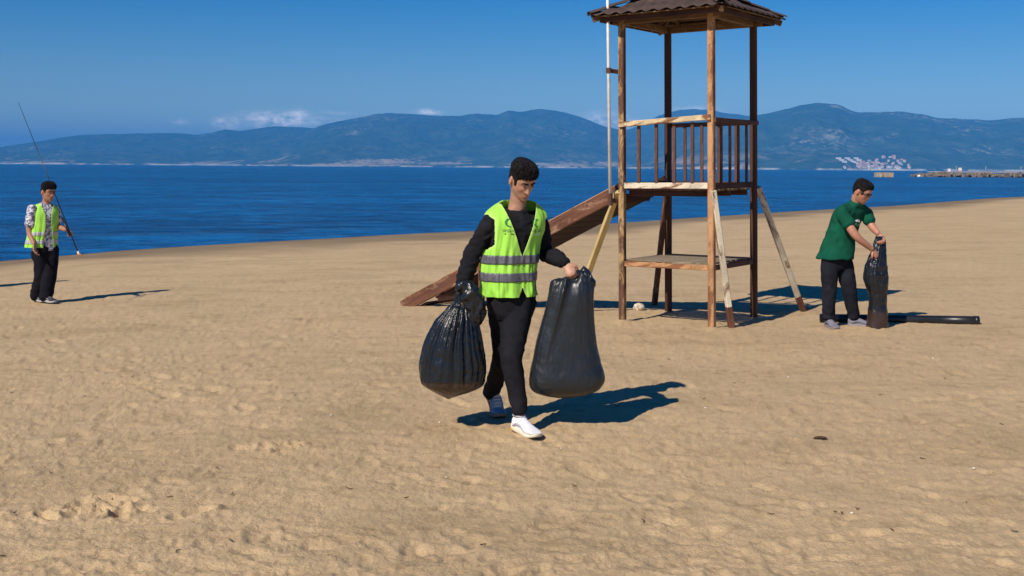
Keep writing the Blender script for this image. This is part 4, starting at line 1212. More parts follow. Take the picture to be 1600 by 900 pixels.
    for (px, py, k) in ((797, 348, 1.0), (836, 348, 1.0)):
        c = P(px, py, -.16 if px < 815 else -.04); xd = lf; yd = up
        V2, Fc = crescent(.026 * k); stick_on('crescent_print', V2, Fc, c, xd, yd, cast, ve, M_INK_G, ve)
        V2, Fc = text_outline('YEŞİLAY', .0215 * k); stick_on('name_print', V2, Fc, c - up * .058, xd, yd, cast, ve, M_INK_D, ve)
        V2 = [(-.028, -.003), (.028, -.003), (.028, .003), (-.028, .003)]; stick_on('small_print', V2, [(0, 1, 2, 3)], c - up * .072, xd, yd, cast, ve, M_INK_D if px < 815 else M_INK_W, ve)
    return dict(P=P, root=root, rw=rw, lw=lw, hd=hd, ld=ld)
PW = person_walking()
# ================================================================== SACKS
def sack_material(name, tone=1.0, rough=.34, relief=1.0):
    t = NT(name); c = t.attr('Col'); a = t.tex(22, 5, .65, dist=1.2); b = t.tex(10, 5, .65, mapping=(1, 1, .22), dist=.8)
    t.color(c); t.set(Roughness=rough, Specular_IOR_Level=.5)
    t.rough(t.ramp(a.outputs['Fac'], [(.3, (rough * .8,) * 3), (.7, (rough * 1.35,) * 3)]))
    n = t.bump(b.outputs['Fac'], .45 * relief, .022)
    t.bump(a.outputs['Fac'], .22 * relief, .008, n)
    return t.m
M_SACK = sack_material('black_sack_film', 1.0, .25)
M_SACK2 = sack_material('matt_black_sack_film', 1.0, .33, .75)
def sack(name, root_loc, Pf, rows, pleat, crumple, seed, mat, brown=None, tint=(.0085, .0105, .0135), m=180, n=120, depth=.85, skew=None, box=.9):
    """plastic sack from rows (pixel y, left x, right x, depth offset), with gathers and crumpled film"""
    st = []
    for r in rows:
        py, xl, xr, dy = r[:4]; k = r[4] if len(r) > 4 else depth
        c = Pf((xl + xr) / 2, py, dy); hw = np.linalg.norm(Pf(xr, py, dy) - Pf(xl, py, dy)) / 2
        st.append((*c, hw, hw * k))
    A = catmull(np.array(st), n); A[:, 3:] = np.maximum(A[:, 3:], .004)
    th = np.linspace(0, 2 * np.pi, m, endpoint=False); rs = np.random.RandomState(seed)
    t = np.linspace(0, 1, n)
    ph = rs.uniform(0, 6.28, 5)
    ridg = sum(np.abs(np.sin(th * k / 2 + p)) * w for k, p, w in zip((17, 23, 31, 43), ph, (1, .8, .6, .4))) / 2.8 - .66
    Rg = []
    for i in range(n):
        # gathers wander and fork instead of running straight
        q3 = np.stack([np.cos(th) * 1.5, np.sin(th) * 1.5, np.full(m, t[i] * 3.0)], -1)
        tw = th + .16 * perlin3(q3 + seed, seed) + .05 * perlin3(q3 * 3.1 + seed, seed + 2)
        rg = sum(np.abs(np.sin(tw * k / 2 + p)) * w for k, p, w in zip((17, 23, 31, 43), ph, (1, .8, .6, .4))) / 2.8 - .66
        pl = pleat(t[i]) * rg * (1 + .9 * perlin3(q3 * 1.7 + 9, seed + 3) + .25 * np.sin(th * 3 + ph[4]))
        x = A[i, 3] * (1 + pl) * np.sign(np.cos(th)) * np.abs(np.cos(th)) ** box; y = A[i, 4] * (1 + pl) * np.sign(np.sin(th)) * np.abs(np.sin(th)) ** box
        z = np.zeros_like(x)
        if skew: z = z + skew(t[i], th)
        Rg.append(A[i, :3] + np.stack([x, y, z], -1))
    Rg = np.array(Rg); q = Rg.reshape(-1, 3)
    nz = .6 * (.4 - np.abs(perlin3(q * 9 + seed, seed)) * 1.8) + .5 * (.4 - np.abs(perlin3(q * 21 + seed, seed + 1)) * 1.8)
    cen = np.repeat(A[:, None, :3], m, 1).reshape(-1, 3); d = q - cen; d /= np.linalg.norm(d, axis=1, keepdims=True) + 1e-6
    cr = np.array([crumple(v) for v in t]); q = q + d * (nz * np.repeat(cr, m))[:, None]
    V, Fc = closed_rings(q.reshape(n, m, 3)[:, ::-1])
    o = mesh_obj(name, V, Fc, mat, None, True, loc=root_loc)
    tt = np.concatenate([np.repeat(t, m), [0, 1]]); rgb = np.tile(tint, (len(tt), 1))
    if brown is not None:
        w = np.clip((tt - brown + .02 * perlin3(np.asarray(V) * 11, 4)) / .02, 0, 1)[:, None] * (1 - .25 * np.clip(perlin3(np.asarray(V) * 17, 6)[:, None] * 2, -1, 1))
        rgb = rgb * (1 - w) + np.array([.040, .023, .017]) * w
    set_color(o, rgb)
    return o
PP = PW['P']; LOC = PW['root'].location.copy()
# sack gathered in the hand, full and heavy at the bottom
s1 = sack('trash_bag', LOC, PP, [(458, 714, 733, -.125, .9), (466, 713, 733, -.125, .9), (474, 709, 736, -.125), (486, 697, 742, -.125), (505, 682, 749, -.12), (535, 668, 755, -.115), (562, 661, 760, -.11), (580, 659, 761, -.11), (594, 659, 760, -.11), (601, 664, 757, -.11), (609, 676, 744, -.11), (616, 688, 724, -.11), (621, 698, 710, -.11), (623, 702, 706, -.11)],
          lambda t: .42 * np.clip((.68 - t) / .5, 0, 1) ** .7 + .010, lambda t: .010 + .010 * np.exp(-((t - .62) / .05) ** 2), 3, M_SACK, brown=.60, depth=.80)
tag(s1, 'full pleated black plastic sack gripped by its gathered neck, bottom tinged brown', 'trash bag', 'black plastic trash bags')
# loose top of that sack folded over the fist
v_, f_ = limb([PP(717, 452, -.17), PP(728, 449, -.18), PP(738, 462, -.175), PP(744, 482, -.165), PP(741, 500, -.16), PP(736, 512, -.155)], [.020, .040, .060, .062, .050, .016], 60, 60, flat=(0, 1, 0), flat_k=.7)
o_ = mesh_obj('folded_top', v_, f_, M_SACK, s1, True)
wrinkle(o_, .020, 16, 8, (1, 1, .55)); wrinkle(o_, .012, 34, 9, (1, 1, .5))
set_color(o_, np.array([.010, .012, .0155]))
# --- larger sack held by one corner of its open rim
def rim_skew(t, th):
    k = np.clip(1 - t / .16, 0, 1)
    return k * (.040 * np.cos(th) + .012 * np.sin(th * 5 + 1) + .008 * np.sin(th * 9))
s2 = sack('trash_bag', LOC, PP, [(431, 884, 912, -.06, .5), (434, 868, 924, -.06, .55), (444, 861, 929, -.06, .6), (465, 858, 929, -.06, .68), (500, 849, 930, -.055, .62), (535, 840, 934, -.05, .60), (565, 834, 941, -.05, .58), (588, 830, 947, -.05, .58), (602, 830, 942, -.05, .58), (612, 838, 928, -.05, .55), (618, 856, 908, -.05, .55), (621, 872, 892, -.05, .55)],
          lambda t: .055 * np.clip((.62 - t) / .6, 0, 1) + .006, lambda t: .0065 + .020 * np.clip(1 - t / .22, 0, 1), 11, M_SACK2, brown=.80, tint=(.014, .0175, .022), skew=rim_skew, box=.62)
# drawn-tight crease running from the grip down the front, and a dent beside it
c_ = coords(s2).astype(float); n_ = normals(s2); a_ = PP(892, 420, -.2); b_ = PP(852, 575, -.2)
ax_ = np.array([a_[0], a_[2]]); bx_ = np.array([b_[0], b_[2]]); d_ = bx_ - ax_; L_ = np.linalg.norm(d_); d_ /= L_
q_ = np.stack([c_[:, 0], c_[:, 2]], -1) - ax_; al_ = q_ @ d_; ac_ = q_[:, 0] * d_[1] - q_[:, 1] * d_[0]
front_ = np.clip(-n_[:, 1] * 2, 0, 1); fade_ = np.clip(1 - al_ / L_, 0, 1) * front_
set_coords(s2, c_ + n_ * (fade_ * (.024 * np.exp(-(ac_ / .014) ** 2) - .016 * np.exp(-((ac_ + .040) / .030) ** 2) + .010 * np.exp(-((ac_ - .065) / .012) ** 2)))[:, None])
tag(s2, 'tall smooth black plastic sack held out by one corner of its open rim', 'trash bag', 'black plastic trash bags')
# twisted corner between the fingers
v_, f_ = limb([PP(893, 427, -.085), PP(899, 428, -.08), PP(907, 431, -.075), PP(910, 441, -.07)], [.012, .024, .036, .030], 40, 36, flat=(0, 1, 0), flat_k=.7)
o_ = mesh_obj('twisted_corner', v_, f_, M_SACK, s2, True); wrinkle(o_, .014, 22, 14, (1, 1, .6)); set_color(o_, np.array([.010, .012, .0155]))
v_, f_ = limb([PP(915, 428, -.06), PP(922, 438, -.085), PP(920, 452, -.095), PP(912, 462, -.09)], [.020, .034, .032, .014], 40, 36, flat=(0, 1, 0), flat_k=.8)
o_ = mesh_obj('rim_fold', v_, f_, M_SACK, s2, True); wrinkle(o_, .016, 20, 15, (1, 1, 1)); set_color(o_, np.array([.010, .012, .0155]))
# ================================================================== PERSON BENDING OVER A SACK
def person_bending():
    gx, gy, gz = px_ground(1318, 511); D0 = gy
    root = empty('person', (gx, D0, gz))
    tag(root, 'person in dark green t-shirt, sunglasses and dark jeans bending to fill a sack', 'person')
    P = local(root, D0)
    yaw = R(36); fw = np.array([math.sin(yaw), -math.cos(yaw), 0]); lf = np.array([math.cos(yaw), math.sin(yaw), 0]); up = np.array([0, 0, 1.0])
    skin, lip = (.46, .225, .150), (.42, .15, .12)
    MS = skin_material('sunburnt_skin', skin, lip)
    shirt_m = cloth('green_jersey', (.004, .078, .044), .9, 600, .15, .2); jeans = cloth('dark_jeans', (.012, .013, .020), .9, 500, .15, .35)
    rs, re_, rw = P(1316, 332, -.16), P(1337, 367, -.26), P(1363, 389, -.20)
    ls, le, lw = P(1353, 331, .06), P(1362, 352, .0), P(1373, 365, -.10)
    rh, rk, ra = P(1298, 403, -.045), P(1297, 447, -.06), P(1296, 499, -.05)
    lh, lk, la = P(1318, 403, .045), P(1327, 446, -.02), P(1336, 497, .04)
    hc = P(1347, 299, -.10); HM = head_matrix(hc, R(52), R(30), R(0), 1.02)
    pel, nek = P(1307, 396, 0), P(1338, 318, -.05)
    axis = unit(nek - pel); frt = unit(fw - axis * fw.dot(axis))
    mid = lambda k, off=0.0: pel + (nek - pel) * k - frt * off
    tr = Loft([(mid(-.05), .14, .10, .10), (mid(.3, .02), .135, .10, .10), (mid(.65, .04), .145, .085, .09), (mid(.86, .035), .12, .055, .07), (mid(.97, .01), .055, .045, .05)], lf, fw, lf, frt)
    hd = unit(rw - re_ + np.array([0, 0, -.08])); h2 = unit(np.array([.35, -.25, -.75]))
    rhand = hand_parts(rw + hd * .01, hd, np.array([.2, .5, -.6]), False, (.5, .7, .5), thumb=.7)
    lhand = hand_parts(lw + h2 * .008, h2, np.array([-.2, -.8, -.3]), True, (.9, 1.2, .8), thumb=.9)
    parts = [tr.mesh(), limb([rs, re_, rw], [.050, .043, .029]), limb([ls, le, lw], [.050, .043, .029]), limb([rh, rk, ra], [.08, .055, .036]), limb([lh, lk, la], [.08, .055, .036]), limb([nek - axis * .07 - frt * .02, nek - frt * .006, hx(HM, (0, -.015, -.07))], [.052, .056, .056]), head_mesh(HM)]
    A = np.asarray(HM)[:3, :3]
    for sx in (-1, 1): parts.append(blob(hx(HM, (sx * .081, -.008, -.010)), [A[:, 0] * .008, A[:, 1] * .017, A[:, 2] * .031]))
    body = fuse('body', parts + rhand + lhand, .005, MS, root, 2, .4)
    paint_skin(body, HM, skin, lip, stubble=.35, blush=.6)
    face_parts(body, HM, M_HAIR, M_EYE, M_EYEW, 1.0, .8)
    def line(t):
        a = abs(t)
        if a < .7: return .062
        if a < 1.12: return .062 - (a - .7) / .42 * .035
        if a < 1.34: return -.020
        if a < 1.75: return .010
        return .010 - min(1, (a - 1.75) / .6) * .072
    hair_cap('hair', HM, M_HAIR, root, line, lambda Z, T: .004 + .010 * np.clip((Z - .05) / .05, 0, 1), 5, .003)
    # sunglasses
    gl = NT('dark_lens').set(Base_Color=(.006, .006, .008), Roughness=.08).m; fr = NT('black_frame').set(Base_Color=(.01, .01, .012), Roughness=.3).m
    sg = bpy.data.objects.new('sunglasses', None); put(sg, root)
    for sx in (-1, 1):
        v, f = blob(hx(HM, (sx * .032, .0935, -.001)), [A[:, 0] * .027, A[:, 1] * .006, A[:, 2] * .0185], 12, 18); mesh_obj('lens', v, f, gl, sg, True)
        v, f = limb([hx(HM, q) for q in ((sx * .056, .088, .006), (sx * .076, .062, .006), (sx * .080, .01, .004), (sx * .078, -.012, -.006))], [.0036] * 4, 16, 8); mesh_obj('temple_arm', v, f, fr, sg, True)
    v, f = limb([hx(HM, q) for q in ((-.012, .099, .004), (0, .101, .006), (.012, .099, .004))], [.003] * 3, 8, 8); mesh_obj('bridge', v, f, fr, sg, True)
    # t-shirt, loose, hanging from the bent back
    sh = Loft([(mid(-.10, -.005), .186, .185, .172), (mid(.06, .005), .182, .172, .160), (mid(.32, .03), .168, .140, .130), (mid(.62, .045), .182, .130, .118), (mid(.82, .040), .196, .112, .108), (mid(.93, .020), .140, .084, .086), (mid(1.03), .070, .062, .064)], lf, fw, lf, frt)
    sl_r = limb([nek - lf * .07 - axis * .06, rs, rs + (re_ - rs) * .40, rs + (re_ - rs) * .58], [.055, .066, .069, .070], 22, 22); sl_l = limb([nek + lf * .07 - axis * .06, ls, ls + (le - ls) * .45, ls + (le - ls) * .72], [.055, .062, .065, .066], 22, 22)
    ts = fuse('t_shirt', [sh.mesh(), sl_r, sl_l], .0085, shirt_m, root, 3, .5)
    wrinkle(ts, .017, 7.5, 51, (1, 1, .9))
    v, f = limb([nek + lf * .066 * math.sin(a) + frt * .060 * math.cos(a) + axis * (.015 - .022 * math.cos(a)) for a in np.linspace(0, 2 * np.pi, 15)], [.007] * 15, 50, 8); mesh_obj('neckband', v, f, shirt_m, ts, True)
    # chest print: pale swoosh and short bars
    cc = mid(.66) + frt * .12 + lf * .02; cast = -frt
    sw = [(-.045 + .09 * k, .022 + .020 * math.sin(k * 3.0)) for k in np.linspace(0, 1, 9)] + [(.045 - .09 * k, .004 + .012 * math.sin((1 - k) * 3.0)) for k in np.linspace(0, 1, 9)]
    stick_on('chest_print', sw, [tuple(range(18))], cc, lf, axis, cast, ts, M_INK_W, ts, .006)
    for k in range(3):
        x = -.035 + .030 * k; stick_on('chest_print', [(x, -.035), (x + .012, -.035), (x + .030, -.004), (x + .018, -.004)], [(0, 1, 2, 3)], cc, lf, axis, cast, ts, M_INK_W if k != 1 else M_INK_G, ts, .006)
    pe = Loft([(P(1307, 419), .125, .11, .12), (P(1307, 408), .155, .120, .125), (P(1307, 397), .150, .112, .115), (P(1308, 388), .135, .10, .10)], lf, fw, n=24)
    legs = [limb([h + [0, 0, .0], h * .6 + k * .4, k, k * .5 + a * .5, a + [0, 0, .015]], [.088, .094, .080, .070, .060], 40, 24) for h, k, a in ((rh, rk, ra), (lh, lk, la))]
    tr_ = fuse('jeans', [pe.mesh()] + legs, .0085, jeans, root, 4, .5)
    wrinkle(tr_, .010, 10, 61, (1, 1, 1.1), mask=lambda c: .5 + np.exp(-((c[:, 2] - .10) / .12) ** 2) + .6 * np.exp(-((c[:, 2] - .45) / .12) ** 2))
    up_m = cloth('grey_mesh_upper', (.20, .19, .235), .8, 300, .2, .15); so_m = paint('grey_sole', (.26, .23, .24), .7); tr_m = cloth('slate_trim', (.13, .15, .20), .8, 300)
    shoe(root, np.array([ra[0], ra[1] + .055, ground(gx + ra[0], D0 + ra[1]) - gz + .004]), np.array([.10, -1, 0]), 0, up_m, so_m, tr_m, up_m)
    shoe(root, np.array([la[0] - .055, la[1] + .015, ground(gx + la[0], D0 + la[1]) - gz + .004]), np.array([1, -.30, 0]), 0, up_m, so_m, tr_m, up_m)
    # his sack, standing on the sand
    b = sack('trash_bag', root.location.copy(), P, [(369, 1369, 1382, -.11, .6), (376, 1367, 1384, -.11, .6), (392, 1363, 1385, -.115, .7), (408, 1356, 1386, -.12, .75), (425, 1352, 1387, -.12, .8), (440, 1353, 1388, -.12, .85), (455, 1358, 1387, -.12, .9), (470, 1360, 1386, -.12, .95), (490, 1358, 1388, -.12, .95), (508, 1356, 1389, -.12, .95), (515, 1356, 1388, -.12, .95), (517.5, 1362, 1382, -.12, .95)],
             lambda t: .16 * np.clip((.70 - t) / .6, 0, 1) + .01, lambda t: .006 + .020 * np.exp(-((t - .45) / .22) ** 2), 23, M_SACK, brown=.69, m=140, n=100)
    tag(b, 'narrow crumpled black plastic sack standing upright on the sand, its mouth pulled open', 'trash bag', 'black plastic trash bags')
    return root
person_bending()

# ================================================================== PERSON WITH A LONG ROD
def person_rod():
    gx, gy, gz = px_ground(66, 471.5); D0 = gy
    root = empty('person', (gx, D0, gz))
    tag(root, 'person in yellow-green vest over a patterned white shirt carrying a long thin rod', 'person')
    P = local(root, D0)
    yaw = R(40); fw = np.array([math.sin(yaw), -math.cos(yaw), 0]); lf = np.array([math.cos(yaw), math.sin(yaw), 0]); up = np.array([0, 0, 1.0])
    skin, lip = (.40, .20, .125), (.36, .13, .10)
    MS = skin_material('tanned_skin', skin, lip)
    def shirt_mat():
        t = NT('patterned_white_shirt'); v = t.tex(34, 2, .5, kind='ShaderNodeTexVoronoi'); n = t.tex(24, 3, .6, dist=.8)
        c = t.ramp(n.outputs['Fac'], [(.47, (.72, .72, .76)), (.50, (.10, .10, .19)), (.60, (.14, .13, .26)), (.63, (.70, .70, .74))])
        t.color(c); t.set(Roughness=.9); return t.m
    sm_ = shirt_mat()
    rs, re_, rw = P(50, 329, -.14), P(46.5, 360, -.15), P(54, 381, -.22)
    ls, le, lw = P(87, 329, .12), P(91, 352, .10), P(103, 359, -.06)
    rh, rk, ra = P(66, 391, -.06), P(66, 431, -.02), P(58, 466, .05)
    lh, lk, la = P(80, 391, .05), P(78, 431, -.04), P(73, 468, -.08)
    hc = P(75.5, 299.5, -.03); HM = head_matrix(hc, R(55), R(10), 0, 1.04)
    A = np.asarray(HM)[:3, :3]
    C = lambda py, dx=0: P(70 + dx, py, 0)
    tr = Loft([(C(392), .14, .10, .10), (C(370), .13, .09, .09), (C(345), .145, .095, .095), (C(330), .16, .09, .09), (C(322), .12, .07, .07), (C(316, 1), .055, .05, .05)], lf, fw)
    hd = unit(np.array([.15, -.2, -.9])); h2 = unit(np.array([.75, -.25, -.25]))
    rhand = hand_parts(rw + hd * .01, hd, np.array([.8, .1, 0]), False, (.35, .5, .4), thumb=.4); lhand = hand_parts(lw + h2 * .01, h2, np.array([.1, -.4, -.8]), True, (.9, 1.25, .8), thumb=1.0)
    parts = [tr.mesh(), limb([rs, re_, rw], [.046, .040, .027]), limb([ls, le, lw], [.046, .040, .027]), limb([rh, rk, ra], [.08, .052, .035]), limb([lh, lk, la], [.08, .052, .035]), limb([C(324, 1), C(316, 3), hx(HM, (0, -.012, -.07))], [.058, .054, .052]), head_mesh(HM)]
    for sx in (-1, 1): parts.append(blob(hx(HM, (sx * .081, -.008, -.010)), [A[:, 0] * .008, A[:, 1] * .017, A[:, 2] * .031]))
    body = fuse('body', parts + rhand + lhand, .0055, MS, root, 2, .4)
    paint_skin(body, HM, skin, lip, stubble=.15)
    face_parts(body, HM, M_HAIR, M_EYE, M_EYEW, 1.1, .8)
    def line(t):
        a = abs(t)
        if a < .8: return .048 + .004 * math.sin(9 * t)
        if a < 1.12: return .048 - (a - .8) / .32 * .022
        if a < 1.34: return -.012
        if a < 1.75: return .010
        return .010 - min(1, (a - 1.75) / .6) * .075
    hair_cap('hair', HM, M_HAIR, root, line, lambda Z, T: .005 + .022 * np.clip((Z - .045) / .06, 0, 1) * .7 + .012 * np.clip(np.cos(T), 0, 1) * np.clip((Z - .04) / .03, 0, 1), 9, .006)
    sh = Loft([(C(392), .160, .125, .12), (C(370), .150, .115, .11), (C(345), .162, .115, .11), (C(331), .170, .105, .105), (C(323), .125, .080, .085), (C(317, 1), .066, .06, .06)], lf, fw)
    sl = [limb([s - (e - s) * .2, s, s + (e - s) * .5, s + (e - s) * .72], [.052, .060, .066, .068], 20, 20) for s, e in ((rs, re_), (ls, le))]
    shirt = fuse('shirt', [sh.mesh()] + sl, .009, sm_, root, 3, .5); wrinkle(shirt, .008, 10, 71)
    dark = cloth('loose_dark_trousers', (.0085, .0085, .013), .92, 500, .12, .3)
    pe = Loft([(C(410), .12, .11, .12), (C(402), .155, .125, .135), (C(388), .155, .12, .13), (C(380), .145, .11, .115)], lf, fw, n=24)
    legs = [limb([h + [0, 0, .04], h * .6 + k * .4, k, k * .5 + a * .5, a + [0, 0, .02]], [.105, .104, .094, .090, .086], 40, 24) for h, k, a in ((rh, rk, ra), (lh, lk, la))]
    tr_ = fuse('trousers', [pe.mesh()] + legs, .009, dark, root, 4, .5); wrinkle(tr_, .012, 8, 81)
    up_m = cloth('charcoal_upper', (.045, .045, .06), .8, 300, .2, .15); so_m = paint('grey_white_sole', (.42, .40, .38), .6); wh = cloth('grey_trim_cloth', (.25, .25, .27), .8, 300)
    gl = lambda q: ground(gx + q[0], D0 + q[1]) - gz
    d1 = np.array([.85, -.55, 0]); 
    shoe(root, np.array([ra[0], ra[1], gl(ra) + .004]) - d1 * .055, d1, R(4), up_m, so_m, wh, wh); shoe(root, np.array([la[0], la[1], gl(la) + .004]) - d1 * .055, d1, R(2), up_m, so_m, wh, wh)
    VL = Loft([(C(386, -5), .205, .168, .165), (C(372, -4), .196, .155, .15), (C(350, -1), .184, .140, .135), (C(334), .190, .128, .125), (C(325), .160, .098, .100), (C(318, 1), .095, .080, .080)], lf, fw, n=60, p=2.3)
    cz = C(335)
    def arm(T, TH, Pq):
        s = (Pq - cz) @ lf; d = (Pq - cz) @ fw; z = Pq[..., 2] - cz[2]
        q = np.sqrt(((z + .075) / .115) ** 2 + (d / .105) ** 2); e = np.maximum((q - 1) * .1, .160 - np.abs(s))
        return np.where(np.abs(s) > .10, e, .3)
    def gapf(T, TH, Pq):
        s = (Pq - cz) @ lf; d = (Pq - cz) @ fw; z = Pq[..., 2] - cz[2]
        half = .038 + np.clip(z, 0, 1) * .30 + np.clip(-.15 - z, 0, 1) * .10
        return np.where(d > 0, np.abs(s - .012) - half, .3)
    ve = vest('safety_vest', VL, root, M_VEST, None, arm, gapf, 0.0, .985, .018, 91)
    zt = VL.C[:, 2]; tz = lambda z: float(np.interp(z, zt, np.linspace(0, 1, 60))); z0 = cz[2]
    for zz in (-.255, -.365): band('reflective_stripe', VL, ve, tz(z0 + zz - .025), tz(z0 + zz + .025), NT('pale_tape').set(Base_Color=(.42, .44, .42), Roughness=.5).m, .0045, gapf, arm, 91, .018)
    # the rod
    gp = at(105.5, 360.5, D0 - .12); dirn = unit(np.array(at(123, 395, D0 - .28) - at(28, 160, D0 + .30)))
    gpn = np.array(gp); L1 = (at(123, 394, D0 - .28) - gp).length; L0 = (at(28, 160, D0 + .30) - gp).length
    rm = NT('black_rod').set(Base_Color=(.008, .008, .010), Roughness=.4).m
    rd = empty('rod', tuple(at(122.5, 393, D0 - .28)))
    b0 = at(122.5, 393, D0 - .28); off = np.array(rd.location)
    gv = gp - Vector(off); tp = at(28, 160, D0 + .30) - Vector(off)
    rod('shaft', (0, 0, 0), tp, .0085, .0028, rm, rd, 10)
    rod('grip', gv * .75, gv + (tp - gv) * .10, .0135, .0125, rm, rd, 12)
    dn = -tp.normalized()
    rod('tip', (0, 0, 0), dn * .055, .0125, .009, paint('pale_tip', (.80, .70, .52), .5), rd, 12)
    om = paint('orange_plastic', (.70, .22, .04), .5)
    for sx in (-1, 1): rod('prong', (0, 0, 0), dn * .075 + Vector((sx * .035, 0, 0)), .006, .005, om, rd, 8)
    tag(rd, 'long thin black rod with pale orange-pronged lower end, slanting up past a shoulder', 'rod')
    return root
PR = person_rod()
# ================================================================== FAR SHORE AND JETTY
def flat_mat(name, rgb, var=.15, scale=.5):
    t = NT(name); a = t.tex(scale, 4, .6)
    t.color(t.ramp(a.outputs['Fac'], [(.3, tuple(v * (1 - var) for v in rgb)), (.7, rgb)])); t.set(Roughness=.9, Specular_IOR_Level=.2)
    return t.m
M_WALLS = [flat_mat('white_render', (.86, .84, .80)), flat_mat('cream_render', (.80, .70, .56)), flat_mat('pink_render', (.74, .56, .48)), flat_mat('grey_render', (.56, .53, .50))]
M_TILE = flat_mat('terracotta_tiles', (.46, .20, .12)); M_DARKW = NT('dark_glass').set(Base_Color=(.03, .04, .05), Roughness=.2).m
_hb = BVHTree.FromPolygons([tuple(v) for v in coords(HILL_R)], [tuple(p.vertices) for p in HILL_R.data.polygons])
def on_hill(px, py):
    d = (at(px, py, 100.0) - Vector((0, 0, EYE))).normalized()
    h = _hb.ray_cast(Vector((0, 0, EYE)), d)
    return h[0]
def house(w, d, h, gable, wall, loc, rz):
    """small far house: walls, a pitched or flat roof, a band of windows"""
    V = [(-w / 2, -d / 2, -8), (w / 2, -d / 2, -8), (w / 2, d / 2, -8), (-w / 2, d / 2, -8), (-w / 2, -d / 2, h), (w / 2, -d / 2, h), (w / 2, d / 2, h), (-w / 2, d / 2, h)]
    Fc = [(0, 1, 5, 4), (1, 2, 6, 5), (2, 3, 7, 6), (3, 0, 4, 7)]; mi = [0] * 4
    if gable:
        e = .8; r = h + d * .32
        V += [(-w / 2 - e, -d / 2 - e, h - .3), (w / 2 + e, -d / 2 - e, h - .3), (w / 2 + e, d / 2 + e, h - .3), (-w / 2 - e, d / 2 + e, h - .3), (-w / 2 - e, 0, r), (w / 2 + e, 0, r)]
        Fc += [(8, 9, 13, 12), (10, 11, 12, 13), (8, 12, 11), (9, 10, 13)]; mi += [1] * 4
    else:
        Fc += [(4, 5, 6, 7)]; mi += [0]
    for fl in range(max(1, int(h // 4))):
        n = max(2, int(w // 5))
        for k in range(n):
            x = -w / 2 + w * (k + .5) / n; z = 1.2 + fl * 3.6; b = len(V)
            V += [(x - .9, -d / 2 - .12, z), (x + .9, -d / 2 - .12, z), (x + .9, -d / 2 - .12, z + 1.7), (x - .9, -d / 2 - .12, z + 1.7)]; Fc += [(b, b + 1, b + 2, b + 3)]; mi += [2]
    o = mesh_obj('house', V, Fc, wall, None)
    o.data.materials.append(M_TILE); o.data.materials.append(M_DARKW)
    o.data.polygons.foreach_set('material_index', mi)
    o.location = loc; o.rotation_euler = (0, 0, rz)
    return o
rnd = random.Random(12)
spots = []
for i in range(9): spots.append((1310 + i * 4.6, 248.5 + (i % 3) * 2.6, 'terrace'))
for i in range(64):
    k = rnd.random(); px = 1338 + 84 * k
    top = 252 - 9 * math.exp(-((px - 1390) / 16) ** 2); spots.append((px, rnd.uniform(top, 262.5), 'village'))
for i in range(14): spots.append((1318 + rnd.random() * 95, rnd.uniform(259.5, 263.5), 'village'))
for px, py, kind in spots:
    h = on_hill(px, py)
    if h is None: continue
    if kind == 'terrace':
        o = house(30, 14, 10, False, M_WALLS[0], h, rnd.uniform(-.1, .1)); tag(o, 'long flat-roofed white block at the end of the hillside village', 'house', 'white blocks beside the far village')
    else:
        g = rnd.random() < .7; m = rnd.choice([0, 0, 0, 1, 1, 2, 2, 3])
        o = house(rnd.uniform(13, 22), rnd.uniform(10, 14), rnd.uniform(6, 11), g, M_WALLS[m], h, rnd.uniform(-.6, .6))
        nm = ('white', 'cream', 'pink', 'grey')[m]
        tag(o, f'small {nm} {"tile-roofed" if g else "flat-roofed"} house in the village on the far shore', 'house', f'{nm} {"tile-roofed" if g else "flat-roofed"} houses of the far village')

